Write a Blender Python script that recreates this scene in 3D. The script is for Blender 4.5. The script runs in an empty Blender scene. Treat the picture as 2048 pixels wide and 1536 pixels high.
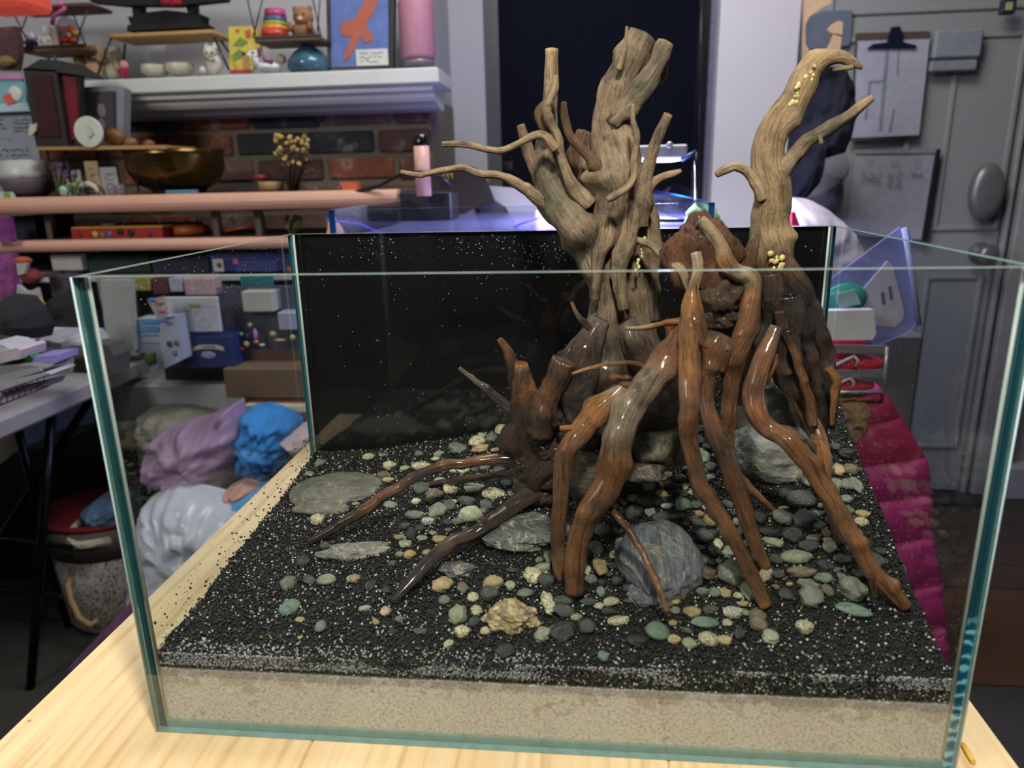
import bpy, math, random
import numpy as np
from mathutils import Vector, Matrix, noise

# ---------------------------------------------------------------- camera, world, lights, exposure
SC = bpy.context.scene
COL = SC.collection
CAM = np.array([0.33676717, -0.44621365, 0.41584514])
YAW, PITCH, ROLL, FPX = 0.10387179, -0.27770917, 0.02333345, 1449.3138

def _rot(a, b, c):
    ca, sa, cb, sb, cc, sc_ = math.cos(a), math.sin(a), math.cos(b), math.sin(b), math.cos(c), math.sin(c)
    return (np.array([[ca, -sa, 0], [sa, ca, 0], [0, 0, 1]]) @ np.array([[1, 0, 0], [0, cb, -sb], [0, sb, cb]])
            @ np.array([[cc, 0, sc_], [0, 1, 0], [-sc_, 0, cc]]))
RC = _rot(YAW, PITCH, ROLL)
cd = bpy.data.cameras.new('camera')
cam = bpy.data.objects.new('camera', cd)
COL.objects.link(cam)
cd.sensor_width = 36.0
cd.lens = FPX / 2048 * 36.0
cd.clip_start = 0.02
cd.dof.use_dof = True
cd.dof.focus_distance = 0.72
cd.dof.aperture_fstop = 5.6
_m = np.eye(4)
_m[:3, 0] = RC[:, 0]; _m[:3, 1] = RC[:, 2]; _m[:3, 2] = -RC[:, 1]; _m[:3, 3] = CAM
cam.matrix_world = Matrix(_m.tolist())
SC.camera = cam
SC.view_settings.view_transform = 'Standard'
SC.view_settings.look = 'None'
SC.view_settings.gamma = 1.0
SC.view_settings.use_curve_mapping = False
SC.view_settings.exposure = 0.0
SC.cycles.transparent_max_bounces = 32
SC.cycles.max_bounces = 8
SC.cycles.caustics_reflective = False
SC.cycles.caustics_refractive = False
SC.cycles.sample_clamp_indirect = 6.0

w = bpy.data.worlds.new('world')
SC.world = w
w.use_nodes = True
w.node_tree.nodes['Background'].inputs[0].default_value = (0.68, 0.68, 0.72, 1)
w.node_tree.nodes['Background'].inputs[1].default_value = 0.10

def light(name, kind, loc, target, energy, color, size=0.3, size_y=None, spot=None):
    l = bpy.data.lights.new(name, kind)
    l.energy = energy; l.color = color
    if kind == 'AREA':
        l.size = size
        if size_y: l.shape = 'RECTANGLE'; l.size_y = size_y
    else:
        l.shadow_soft_size = size
    if spot: l.spot_size, l.spot_blend = spot
    o = bpy.data.objects.new(name, l)
    COL.objects.link(o)
    o.location = loc
    o.rotation_euler = (Vector(target) - Vector(loc)).to_track_quat('-Z', 'Y').to_euler()
    return o
light('lamp_over_table', 'SPOT', (0.40, -0.42, 1.02), (0.33, 0.14, 0.0), 44, (1.0, 0.94, 0.83), 0.05, None, (math.radians(78), 0.7))
light('room_ceiling_light', 'AREA', (0.35, 0.95, 1.68), (0.35, 1.5, 0.0), 31, (1.0, 0.985, 0.96), 0.9)

light('brick_fill_light', 'AREA', (-1.3, -1.2, 1.45), (-0.6, 1.6, 0.2), 25, (1.0, 0.97, 0.93), 0.6)  # unseen fill light added to brighten the brick fireplace

# ---------------------------------------------------------------- pixel helpers (points of the real place at a real depth)
def ray(px, py):
    return RC @ np.array([(px - 1024) / FPX, 1, -(py - 768) / FPX])
def P(px, py, d):
    r = ray(px, py)
    return CAM + r * (d / r[1])
TW, TD, TH, TT = 0.600, 0.369, 0.3593, 0.006
def terrain(x, y):
    u = min(1, max(0, x / 0.6)); v = min(1.0, max(0.0, y / 0.363))
    k = u ** 1.3; k = k * k * (3 - 2 * k) * 0.5 + k * 0.5
    rise = 0.029 + 0.136 * k
    z = 0.0665 + rise * v ** 1.15 + 0.006 * u * (1 - v)
    z += 0.0035 * (noise.noise(Vector((x * 14, y * 14, 3.3)))) * min(1.0, y / 0.03)
    return z
def G(px, py):
    r = ray(px, py); t = 0.35
    for _ in range(400):
        q = CAM + r * t
        if q[2] <= terrain(q[0], q[1]): break
        t += 0.003
    a, b = t - 0.003, t
    for _ in range(12):
        m = (a + b) / 2; q = CAM + r * m
        if q[2] <= terrain(q[0], q[1]): b = m
        else: a = m
    return CAM + r * b

def lin(c):
    if isinstance(c, str): c = tuple(int(c[i:i + 2], 16) for i in (0, 2, 4))
    return tuple(((v / 255) / 12.92 if v <= 10 else ((v / 255 + 0.055) / 1.055) ** 2.4) for v in c)

# ---------------------------------------------------------------- materials
class NT:
    def __init__(self, name):
        self.m = bpy.data.materials.new(name); self.m.use_nodes = True
        self.t = self.m.node_tree; self.t.nodes.clear()
        self.out = self.n('ShaderNodeOutputMaterial')
    def n(self, k, **kw):
        o = self.t.nodes.new(k)
        for a, b in kw.items(): setattr(o, a, b)
        return o
    def l(self, a, b): self.t.links.new(a, b)
    def ramp(self, src, stops, interp='LINEAR'):
        r = self.n('ShaderNodeValToRGB'); r.color_ramp.interpolation = interp
        e = r.color_ramp.elements
        while len(e) < len(stops): e.new(0.5)
        for i, (p, c) in enumerate(stops):
            e[i].position = p
            e[i].color = (*c, 1) if len(c) == 3 else c
        self.l(src, r.inputs[0]); return r
    def noise(self, vec, scale, detail=4, rough=0.6, dist=0.0):
        x = self.n('ShaderNodeTexNoise'); x.inputs['Scale'].default_value = scale
        x.inputs['Detail'].default_value = detail; x.inputs['Roughness'].default_value = rough
        x.inputs['Distortion'].default_value = dist
        if vec: self.l(vec, x.inputs['Vector'])
        return x
    def bump(self, h, strength, dist):
        b = self.n('ShaderNodeBump'); b.inputs['Strength'].default_value = strength; b.inputs['Distance'].default_value = dist
        self.l(h, b.inputs['Height']); return b
    def mul(self, a, b, kind='MULTIPLY', fac=1.0):
        x = self.n('ShaderNodeMix', data_type='RGBA', blend_type=kind); x.inputs[0].default_value = fac
        for s, i in ((a, 6), (b, 7)):
            if isinstance(s, tuple): x.inputs[i].default_value = (*s, 1)
            else: self.l(s, x.inputs[i])
        return x.outputs[2]
_mc = {}
def mat(c, rough=0.6, metal=0.0, var=0.12, scale=30.0, bump=0.0, alpha=1.0, emit=0.0, spec=0.5, trans=False, sheen=0.0):
    key = (str(c), rough, metal, var, scale, bump, alpha, emit, sheen)
    if key in _mc: return _mc[key]
    t = NT('surface'); b = t.n('ShaderNodeBsdfPrincipled')
    tc = t.n('ShaderNodeTexCoord'); nz = t.noise(tc.outputs['Object'], scale, 4, 0.6)
    L = lin(c)
    r = t.ramp(nz.outputs[0], [(0.25, tuple(v * (1 - var) for v in L)), (0.75, tuple(min(1, v * (1 + var)) for v in L))])
    t.l(r.outputs[0], b.inputs['Base Color'])
    b.inputs['Roughness'].default_value = rough; b.inputs['Metallic'].default_value = metal
    b.inputs['Specular IOR Level'].default_value = spec
    if sheen: b.inputs['Sheen Weight'].default_value = sheen
    if alpha < 1: b.inputs['Alpha'].default_value = alpha
    if emit:
        b.inputs['Emission Color'].default_value = (*L, 1); b.inputs['Emission Strength'].default_value = emit
    if bump: t.l(t.bump(nz.outputs[0], 0.6, bump).outputs[0], b.inputs['Normal'])
    t.l(b.outputs[0], t.out.inputs[0])
    _mc[key] = t.m
    return t.m
def glass(name, tint, ior=1.52, rough=0.0):
    t = NT(name); tr = t.n('ShaderNodeBsdfTransparent'); tr.inputs[0].default_value = (*tint, 1)
    gl = t.n('ShaderNodeBsdfGlossy'); gl.inputs['Roughness'].default_value = rough; gl.inputs[0].default_value = (1, 1, 1, 1)
    fr = t.n('ShaderNodeFresnel'); fr.inputs[0].default_value = ior
    geo = t.n('ShaderNodeNewGeometry'); mx = t.n('ShaderNodeMixShader')
    # facing fresnel independent of side
    inv = t.n('ShaderNodeMath', operation='MULTIPLY_ADD'); inv.inputs[1].default_value = 1.0 / ior - ior; inv.inputs[2].default_value = ior
    t.l(geo.outputs['Backfacing'], inv.inputs[0]); 
    lw = t.n('ShaderNodeVectorMath', operation='DOT_PRODUCT'); t.l(geo.outputs['Normal'], lw.inputs[0]); t.l(geo.outputs['Incoming'], lw.inputs[1])
    ab = t.n('ShaderNodeMath', operation='ABSOLUTE'); t.l(lw.outputs['Value'], ab.inputs[0])
    om = t.n('ShaderNodeMath', operation='SUBTRACT'); om.inputs[0].default_value = 1; t.l(ab.outputs[0], om.inputs[1])
    pw = t.n('ShaderNodeMath', operation='POWER'); pw.inputs[1].default_value = 5; t.l(om.outputs[0], pw.inputs[0])
    f0 = ((ior - 1) / (ior + 1)) ** 2
    ma = t.n('ShaderNodeMath', operation='MULTIPLY_ADD'); ma.inputs[1].default_value = (1 - f0) * 0.8; ma.inputs[2].default_value = f0
    t.l(pw.outputs[0], ma.inputs[0])
    t.l(ma.outputs[0], mx.inputs[0]); t.l(tr.outputs[0], mx.inputs[1]); t.l(gl.outputs[0], mx.inputs[2])
    t.l(mx.outputs[0], t.out.inputs[0])
    t.t.nodes.remove(fr); t.t.nodes.remove(inv)
    return t.m

def wood_mat():
    t = NT('driftwood_grain'); b = t.n('ShaderNodeBsdfPrincipled')
    ca = t.n('ShaderNodeAttribute', attribute_name='col'); ga = t.n('ShaderNodeAttribute', attribute_name='gr')
    n1 = t.noise(ga.outputs['Vector'], 520, 7, 0.68, 0.35)
    n2 = t.noise(ga.outputs['Vector'], 150, 4, 0.65, 0.5)
    geo = t.n('ShaderNodeNewGeometry')
    n3 = t.noise(geo.outputs['Position'], 55, 4, 0.65)
    n4 = t.noise(geo.outputs['Position'], 900, 2, 0.6)
    r1 = t.ramp(n1.outputs[0], [(0.30, (0.34, 0.30, 0.27)), (0.43, (0.88, 0.86, 0.84)), (0.72, (1.28, 1.27, 1.24))])
    r2 = t.ramp(n2.outputs[0], [(0.33, (0.30, 0.26, 0.23)), (0.41, (0.90, 0.88, 0.86)), (0.66, (1.14, 1.13, 1.11))])
    r3 = t.ramp(n3.outputs[0], [(0.34, (0.50, 0.51, 0.53)), (0.48, (0.92, 0.91, 0.90)), (0.66, (1.25, 1.22, 1.18))])
    c = t.mul(ca.outputs['Color'], r1.outputs[0]); c = t.mul(c, r2.outputs[0]); c = t.mul(c, r3.outputs[0])
    t.l(c, b.inputs['Base Color'])
    mr = t.n('ShaderNodeMapRange'); mr.inputs[3].default_value = 0.78; mr.inputs[4].default_value = 0.2
    t.l(ca.outputs['Alpha'], mr.inputs[0]); t.l(mr.outputs[0], b.inputs['Roughness'])
    mr2 = t.n('ShaderNodeMapRange'); mr2.inputs[3].default_value = 0.25; mr2.inputs[4].default_value = 0.75
    t.l(ca.outputs['Alpha'], mr2.inputs[0]); t.l(mr2.outputs[0], b.inputs['Specular IOR Level'])
    ad = t.n('ShaderNodeMath', operation='MULTIPLY_ADD'); ad.inputs[1].default_value = 0.25
    t.l(n4.outputs[0], ad.inputs[0]); t.l(n1.outputs[0], ad.inputs[2])
    ad2 = t.n('ShaderNodeMath', operation='ADD'); t.l(ad.outputs[0], ad2.inputs[0]); t.l(n2.outputs[0], ad2.inputs[1])
    t.l(t.bump(ad2.outputs[0], 0.95, 0.0032).outputs[0], b.inputs['Normal'])
    mc = t.n('ShaderNodeMath', operation='MULTIPLY'); mc.inputs[1].default_value = 0.7; t.l(ca.outputs['Alpha'], mc.inputs[0]); t.l(mc.outputs[0], b.inputs['Coat Weight']); b.inputs['Coat Roughness'].default_value = 0.13
    t.l(b.outputs[0], t.out.inputs[0]); return t.m
WOOD = wood_mat()

def pebble_mat(speckle):
    t = NT('pebble_stone'); b = t.n('ShaderNodeBsdfPrincipled')
    oi = t.n('ShaderNodeObjectInfo'); tc = t.n('ShaderNodeTexCoord')
    ad = t.n('ShaderNodeVectorMath', operation='ADD'); t.l(tc.outputs['Object'], ad.inputs[0])
    cb = t.n('ShaderNodeCombineXYZ'); ml = t.n('ShaderNodeMath', operation='MULTIPLY'); ml.inputs[1].default_value = 37
    t.l(oi.outputs['Random'], ml.inputs[0]); t.l(ml.outputs[0], cb.inputs[0]); t.l(cb.outputs[0], ad.inputs[1])
    n1 = t.noise(ad.outputs[0], 1.6, 5, 0.65); n2 = t.noise(ad.outputs[0], 5.0, 3, 0.7)
    r1 = t.ramp(n1.outputs[0], [(0.3, (0.7, 0.72, 0.70)), (0.7, (1.45, 1.42, 1.34))])
    c = t.mul(oi.outputs['Color'], r1.outputs[0])
    if speckle: r2 = t.ramp(n2.outputs[0], [(0.41, (0.13, 0.12, 0.10)), (0.50, (1, 1, 1)), (0.8, (1.1, 1.1, 1.1))])
    else: r2 = t.ramp(n2.outputs[0], [(0.3, (0.7, 0.72, 0.7)), (0.66, (1.08, 1.08, 1.04)), (0.74, (1.7, 1.7, 1.55))])
    c = t.mul(c, r2.outputs[0]); t.l(c, b.inputs['Base Color'])
    b.inputs['Roughness'].default_value = 0.34 if not speckle else 0.5
    b.inputs['Specular IOR Level'].default_value = 0.6
    t.l(t.bump(n2.outputs[0], 0.35, 0.06).outputs[0], b.inputs['Normal'])
    t.l(b.outputs[0], t.out.inputs[0]); return t.m
PEB, PEBS = pebble_mat(False), pebble_mat(True)

def rock_mat(c1, c2, vein, scale=28, stripe=(1, 1, 1), rough=0.6, veinw=0.035, pits=0.0):
    t = NT('layered_rock'); b = t.n('ShaderNodeBsdfPrincipled'); tc = t.n('ShaderNodeTexCoord')
    mp = t.n('ShaderNodeMapping'); mp.inputs['Scale'].default_value = stripe; t.l(tc.outputs['Object'], mp.inputs[0])
    mp.inputs['Rotation'].default_value = (0, 0.1, 0.35)
    n1 = t.noise(mp.outputs[0], scale, 7, 0.62, 0.8); n2 = t.noise(mp.outputs[0], scale * 4.5, 5, 0.7, 0.3)
    n3 = t.noise(tc.outputs['Object'], scale * 0.8, 4, 0.55, 1.5)
    r = t.ramp(n1.outputs[0], [(0.3, lin(c1)), (0.68, lin(c2))])
    v = t.ramp(n3.outputs[0], [(0.5 - veinw, (0, 0, 0)), (0.5, (1, 1, 1)), (0.5 + veinw, (0, 0, 0))])
    mx = t.n('ShaderNodeMix', data_type='RGBA'); t.l(v.outputs[0], mx.inputs[0]); t.l(r.outputs[0], mx.inputs[6]); mx.inputs[7].default_value = (*lin(vein), 1)
    r2 = t.ramp(n2.outputs[0], [(0.3, (0.55, 0.55, 0.55)), (0.65, (1.15, 1.15, 1.15))])
    c = t.mul(mx.outputs[2], r2.outputs[0])
    if pits:
        vo = t.n('ShaderNodeTexVoronoi'); vo.inputs['Scale'].default_value = 260; t.l(tc.outputs['Object'], vo.inputs['Vector'])
        pr = t.ramp(vo.outputs['Distance'], [(pits, (0.03, 0.03, 0.03)), (pits + 0.1, (1, 1, 1))])
        pn = t.noise(tc.outputs['Object'], 60, 2, 0.5)
        pm = t.ramp(pn.outputs[0], [(0.47, (0, 0, 0)), (0.55, (1, 1, 1))])
        m2 = t.n('ShaderNodeMix', data_type='RGBA'); t.l(pm.outputs[0], m2.inputs[0]); m2.inputs[6].default_value = (1, 1, 1, 1); t.l(pr.outputs[0], m2.inputs[7])
        c = t.mul(c, m2.outputs[2])
    t.l(c, b.inputs['Base Color']); b.inputs['Roughness'].default_value = rough
    a = t.n('ShaderNodeMath', operation='ADD'); t.l(n1.outputs[0], a.inputs[0]); t.l(n2.outputs[0], a.inputs[1])
    t.l(t.bump(a.outputs[0], 0.8, 0.003).outputs[0], b.inputs['Normal'])
    t.l(b.outputs[0], t.out.inputs[0]); return t.m

def brick_mat(c):
    t = NT('fired_brick'); b = t.n('ShaderNodeBsdfPrincipled'); tc = t.n('ShaderNodeTexCoord'); oi = t.n('ShaderNodeObjectInfo')
    geo = t.n('ShaderNodeNewGeometry')
    n1 = t.noise(geo.outputs['Position'], 14, 5, 0.65); n2 = t.noise(geo.outputs['Position'], 60, 4, 0.7)
    r = t.ramp(n1.outputs[0], [(0.35, tuple(v * 0.6 for v in lin(c))), (0.6, lin(c))])
    s = t.ramp(n1.outputs[0], [(0.56, (0, 0, 0)), (0.66, (1, 1, 1))])
    s2 = t.n('ShaderNodeMath', operation='MULTIPLY'); t.l(s.outputs[0], s2.inputs[0]); t.l(n2.outputs[0], s2.inputs[1])
    mx = t.n('ShaderNodeMix', data_type='RGBA'); t.l(s2.outputs[0], mx.inputs[0]); t.l(r.outputs[0], mx.inputs[6]); mx.inputs[7].default_value = (*lin((176, 160, 148)), 1)
    t.l(mx.outputs[2], b.inputs['Base Color']); b.inputs['Roughness'].default_value = 0.9
    t.l(t.bump(n2.outputs[0], 0.6, 0.003).outputs[0], b.inputs['Normal'])
    t.l(b.outputs[0], t.out.inputs[0]); return t.m

def pine_mat():
    t = NT('pine_board'); b = t.n('ShaderNodeBsdfPrincipled'); geo = t.n('ShaderNodeNewGeometry')
    mp = t.n('ShaderNodeMapping'); mp.inputs['Scale'].default_value = (1, 0.045, 1); t.l(geo.outputs['Position'], mp.inputs[0])
    n1 = t.noise(mp.outputs[0], 95, 3, 0.5, 0.2); n2 = t.noise(mp.outputs[0], 9, 2, 0.5, 0.4); n3 = t.noise(geo.outputs['Position'], 1100, 2, 0.5)
    r = t.ramp(n1.outputs[0], [(0.35, lin((216, 184, 136))), (0.48, lin((235, 208, 160))), (0.7, lin((243, 220, 176)))])
    r2 = t.ramp(n2.outputs[0], [(0.35, (0.9, 0.87, 0.82)), (0.65, (1.04, 1.04, 1.04))])
    vo = t.n('ShaderNodeTexVoronoi'); vo.inputs['Scale'].default_value = 16; t.l(geo.outputs['Position'], vo.inputs['Vector'])
    k = t.ramp(vo.outputs['Distance'], [(0.018, (0.45, 0.35, 0.22)), (0.035, (1, 1, 1))])
    c = t.mul(r.outputs[0], r2.outputs[0]); c = t.mul(c, k.outputs[0]); t.l(c, b.inputs['Base Color'])
    b.inputs['Roughness'].default_value = 0.55
    t.l(t.bump(n1.outputs[0], 0.2, 0.0004).outputs[0], b.inputs['Normal'])
    t.l(b.outputs[0], t.out.inputs[0]); return t.m

# ---------------------------------------------------------------- mesh helpers
class MB:
    def __init__(s): s.v = []; s.f = []; s.mi = []; s.sm = []
    def add(s, vs, fs, mi=0, smooth=False):
        k = len(s.v); s.v += [tuple(map(float, q)) for q in vs]
        for f in fs: s.f.append([i + k for i in f]); s.mi.append(mi); s.sm.append(smooth)
        return s
    def box(s, a, b, mi=0, bev=0.0):
        x0, y0, z0 = (min(a[i], b[i]) for i in range(3)); x1, y1, z1 = (max(a[i], b[i]) for i in range(3))
        e = min(bev, (x1 - x0) * 0.45, (y1 - y0) * 0.45, (z1 - z0) * 0.45)
        if e <= 0:
            v = [(x, y, z) for x in (x0, x1) for y in (y0, y1) for z in (z0, z1)]
            return s.add(v, [(0, 1, 3, 2), (4, 6, 7, 5), (0, 4, 5, 1), (2, 3, 7, 6), (0, 2, 6, 4), (1, 5, 7, 3)], mi)
        # chamfered box: 24 verts
        v = []; idx = {}
        for ix, (xo, xi) in enumerate(((x0, x0 + e), (x1, x1 - e))):
            for iy, (yo, yi) in enumerate(((y0, y0 + e), (y1, y1 - e))):
                for iz, (zo, zi) in enumerate(((z0, z0 + e), (z1, z1 - e))):
                    idx[ix, iy, iz] = len(v); v += [(xo, yi, zi), (xi, yo, zi), (xi, yi, zo)]
        I = lambda x, y, z, a: idx[x, y, z] + a
        f = []
        for q in (0, 1):
            f.append([I(q, 0, 0, 0), I(q, 0, 1, 0), I(q, 1, 1, 0), I(q, 1, 0, 0)])
            f.append([I(0, q, 0, 1), I(1, q, 0, 1), I(1, q, 1, 1), I(0, q, 1, 1)])
            f.append([I(0, 0, q, 2), I(0, 1, q, 2), I(1, 1, q, 2), I(1, 0, q, 2)])
            for r in (0, 1):
                f.append([I(q, r, 0, 0), I(q, r, 1, 0), I(q, r, 1, 1), I(q, r, 0, 1)])
                f.append([I(q, 0, r, 0), I(q, 1, r, 0), I(q, 1, r, 2), I(q, 0, r, 2)])
                f.append([I(0, q, r, 1), I(1, q, r, 1), I(1, q, r, 2), I(0, q, r, 2)])
                for u in (0, 1): f.append([I(q, r, u, 0), I(q, r, u, 1), I(q, r, u, 2)])
        return s.add(v, f, mi)
    def tube(s, pts, rad, seg=8, mi=0, smooth=True, cap=True):
        pts = [np.array(p, float) for p in pts]; n = len(pts)
        rad = [rad] * n if isinstance(rad, (int, float)) else rad
        T = [pts[min(i + 1, n - 1)] - pts[max(i - 1, 0)] for i in range(n)]
        T = [t / (np.linalg.norm(t) + 1e-12) for t in T]
        a = np.array([0, 0, 1.0]) if abs(T[0][2]) < 0.9 else np.array([1.0, 0, 0])
        N = np.cross(T[0], a); N /= np.linalg.norm(N); v = []
        for i in range(n):
            N = N - T[i] * N.dot(T[i]); N /= np.linalg.norm(N) + 1e-12; B = np.cross(T[i], N)
            for k in range(seg):
                an = 2 * math.pi * k / seg; v.append(pts[i] + (N * math.cos(an) + B * math.sin(an)) * rad[i])
        f = [(i * seg + k, i * seg + (k + 1) % seg, (i + 1) * seg + (k + 1) % seg, (i + 1) * seg + k) for i in range(n - 1) for k in range(seg)]
        s.add(v, f, mi, smooth)
        if cap:
            k0 = len(s.v) - n * seg
            s.f.append([k0 + k for k in range(seg)][::-1]); s.mi.append(mi); s.sm.append(False)
            s.f.append([k0 + (n - 1) * seg + k for k in range(seg)]); s.mi.append(mi); s.sm.append(False)
        return s
    def lathe(s, c, prof, seg=24, mi=0, sx=1.0, sy=1.0, axis='z'):
        n = len(prof); v = []
        for r, z in prof:
            for k in range(seg):
                an = 2 * math.pi * k / seg; x, y = r * math.cos(an) * sx, r * math.sin(an) * sy
                v.append((c[0] + x, c[1] + y, c[2] + z) if axis == 'z' else (c[0] + x, c[1] - z, c[2] + y))
        f = [(i * seg + k, i * seg + (k + 1) % seg, (i + 1) * seg + (k + 1) % seg, (i + 1) * seg + k) for i in range(n - 1) for k in range(seg)]
        s.add(v, f, mi, True)
        k0 = len(s.v) - n * seg
        if prof[0][0] > 1e-5: s.f.append([k0 + k for k in range(seg)][::-1]); s.mi.append(mi); s.sm.append(False)
        if prof[-1][0] > 1e-5: s.f.append([k0 + (n - 1) * seg + k for k in range(seg)]); s.mi.append(mi); s.sm.append(False)
        return s
    def prism(s, outline, y0, y1, mi=0):   # outline of (x, z) points, extruded along y
        n = len(outline)
        v = [(x, y0, z) for x, z in outline] + [(x, y1, z) for x, z in outline]
        f = [list(range(n)), list(range(2 * n - 1, n - 1, -1))] + [(i, i + n, (i + 1) % n + n, (i + 1) % n) for i in range(n)]
        return s.add(v, f, mi)
    def build(s, name, m, parent=None, origin=None):
        me = bpy.data.meshes.new(name)
        o = bpy.data.objects.new(name, me); COL.objects.link(o)
        V = np.array(s.v)
        if parent is not None:
            o.parent = parent; og = np.array(parent['_w'])
            if origin is None: loc = (V.min(0) + V.max(0)) / 2
            else: loc = np.array(origin)
            o.location = loc - og
        else:
            loc = np.array(origin) if origin is not None else np.array([(V[:, 0].min() + V[:, 0].max()) / 2, (V[:, 1].min() + V[:, 1].max()) / 2, V[:, 2].min()])
            o.location = loc
        o['_w'] = tuple(map(float, loc))
        me.from_pydata((V - loc).tolist(), [], s.f)
        for x in (m if isinstance(m, (list, tuple)) else [m]): me.materials.append(x)
        me.polygons.foreach_set('material_index', s.mi); me.polygons.foreach_set('use_smooth', s.sm)
        me.update()
        return o
def tag(o, label, cat=None, group=None, kind=None):
    if label: o['label'] = label
    if cat: o['category'] = cat
    if group: o['group'] = group
    if kind: o['kind'] = kind
    return o
def empty(name, loc, label=None, cat=None, group=None, kind=None):
    o = bpy.data.objects.new(name, None); COL.objects.link(o); o.location = loc
    o.empty_display_size = 0.02
    o['_w'] = tuple(map(float, loc))
    return tag(o, label, cat, group, kind)
def crom(pts, step):
    """Catmull-Rom resample of rows (any width, first three are the position)."""
    A = np.array(pts, float)
    A = np.vstack([2 * A[0] - A[1], A, 2 * A[-1] - A[-2]]); out = []
    for i in range(1, len(A) - 2):
        L = np.linalg.norm(A[i + 1][:3] - A[i][:3]); n = max(1, int(round(L / step)))
        for k in range(n):
            t = k / n
            out.append(0.5 * ((2 * A[i]) + (-A[i - 1] + A[i + 1]) * t + (2 * A[i - 1] - 5 * A[i] + 4 * A[i + 1] - A[i + 2]) * t * t
                              + (-A[i - 1] + 3 * A[i] - 3 * A[i + 1] + A[i + 2]) * t ** 3))
    out.append(A[-2]); return np.array(out)
def pbox(x0, y0, x1, y1, d, depth, bev=0.002, mi=0, mb=None):
    """axis-aligned box whose front face, d metres ahead, spans the given pixels"""
    ym, xm = (y0 + y1) / 2, (x0 + x1) / 2
    a, b = P(x0, ym, d), P(x1, ym, d); c, e = P(xm, y1, d), P(xm, y0, d)
    mb = mb or MB()
    return mb.box((a[0], a[1], c[2]), (b[0], a[1] + depth, e[2]), mi, bev)
def blob(c, r, seed=0, amp=0.25, freq=1.6, sub=3, amp2=0.06, flat=0.0):
    import bmesh
    bm = bmesh.new(); bmesh.ops.create_icosphere(bm, subdivisions=sub, radius=1)
    off = Vector((seed * 7.3, seed * 3.1, seed * 1.7)); v = []
    for q in bm.verts:
        n = q.co.normalized()
        k = 1 + amp * noise.noise(n * freq + off) + amp2 * noise.noise(n * freq * 4 + off)
        p = n * k
        if flat: p = Vector((p.x, p.y, max(-flat, min(flat, p.z * 1.6)) if True else p.z))
        v.append((c[0] + p.x * r[0], c[1] + p.y * r[1], c[2] + p.z * r[2]))
    f = [[q.index for q in x.verts] for x in bm.faces]; bm.free()
    m = MB(); m.add(v, f, 0, True); return m
# ================================================================ the table and the glass tank
PINE = pine_mat()
tb = empty('side_table', (0.265, 0.2, -0.03), 'pale pine table whose top carries the open glass tank', 'table')
m = MB()
m.box((-0.120, -0.067, -0.032), (0.128, 0.66, -0.0005), 0, 0.0015)
m.build('tabletop_board', PINE, tb)
MB().box((0.1283, -0.067, -0.032), (0.40, 0.66, -0.0005), 0, 0.0015).build('tabletop_board', PINE, tb)
MB().box((0.4003, -0.067, -0.032), (0.650, 0.66, -0.0005), 0, 0.0015).build('tabletop_board', PINE, tb)
for x in (-0.09, 0.60):
    for y in (-0.03, 0.60):
        MB().box((x - 0.02, y - 0.02, -0.70), (x + 0.02, y + 0.02, -0.032), 0, 0.002).build('leg', PINE, tb)
GLF = glass('front_glass', (0.965, 0.98, 0.972), 1.75)
GLS = glass('side_glass', (0.95, 0.965, 0.96), 1.5)
EDG = mat((30, 92, 98), 0.12, 0, 0.25, 60, 0, spec=0.8)
t = NT('edge_glass_blue'); b = t.n('ShaderNodeBsdfPrincipled'); geo = t.n('ShaderNodeNewGeometry'); sx = t.n('ShaderNodeSeparateXYZ'); t.l(geo.outputs['Position'], sx.inputs[0])
wv = t.n('ShaderNodeTexWave', bands_direction='Z'); wv.inputs['Scale'].default_value = 32; wv.inputs['Distortion'].default_value = 5; wv.inputs['Detail'].default_value = 3; wv.inputs['Detail Scale'].default_value = 3; t.l(geo.outputs['Position'], wv.inputs['Vector'])
wr_ = t.ramp(wv.outputs[1], [(0.3, lin((10, 84, 118))), (0.7, lin((30, 150, 190))), (0.9, lin((150, 220, 236)))])  # cyan ripples painted low on the edge imitate refracted light
zr = t.ramp(sx.outputs[2], [(0.115, (0, 0, 0)), (0.128, (1, 1, 1))]); mxx = t.n('ShaderNodeMix', data_type='RGBA'); t.l(zr.outputs[0], mxx.inputs[0]); t.l(wr_.outputs[0], mxx.inputs[6]); mxx.inputs[7].default_value = (*lin((18, 74, 88)), 1)
t.l(mxx.outputs[2], b.inputs['Base Color']); b.inputs['Roughness'].default_value = 0.12; t.l(b.outputs[0], t.out.inputs[0]); EDGR = t.m
EDGT = mat((118, 160, 156), 0.1, 0, 0.2, 90, 0, spec=0.9)
RIM = mat((150, 172, 160), 0.15, 0, 0.15, 90, 0, spec=0.8)
SIL = mat((178, 190, 186), 0.3, 0, 0.1, 50)
tank = empty('glass_tank', (0.30, 0.18, 0.0), 'open rimless glass tank holding black gravel, stones and driftwood', 'aquarium')
def pane(name, a, b, mats, thin):
    """box with the two faces across `thin` clear and the others edge glass"""
    mb = MB().box(a, b); n = len(mb.f); mi = [1] * 6
    F = {0: (0, 1), 1: (2, 3), 2: (4, 5)}[thin]
    for k in F: mi[k] = 0
    mi[5] = 2
    mb.mi = mi
    return mb.build(name, mats, tank)
pane('front_pane', (0, 0, 0), (TW, TT, TH), [GLF, EDGT, RIM], 1)
pane('left_pane', (0, TT + 0.0003, 0), (TT, TD - TT, TH), [GLS, EDG, RIM], 0)
pane('right_pane', (TW - TT, TT + 0.0003, 0), (TW, TD - TT, TH), [GLS, EDGR, EDGT], 0)
pane('back_pane', (0, TD - TT, 0), (TW, TD, TH), [glass('back_glass', (0.95, 0.96, 0.96), 1.6), EDGT, RIM], 1)
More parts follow.
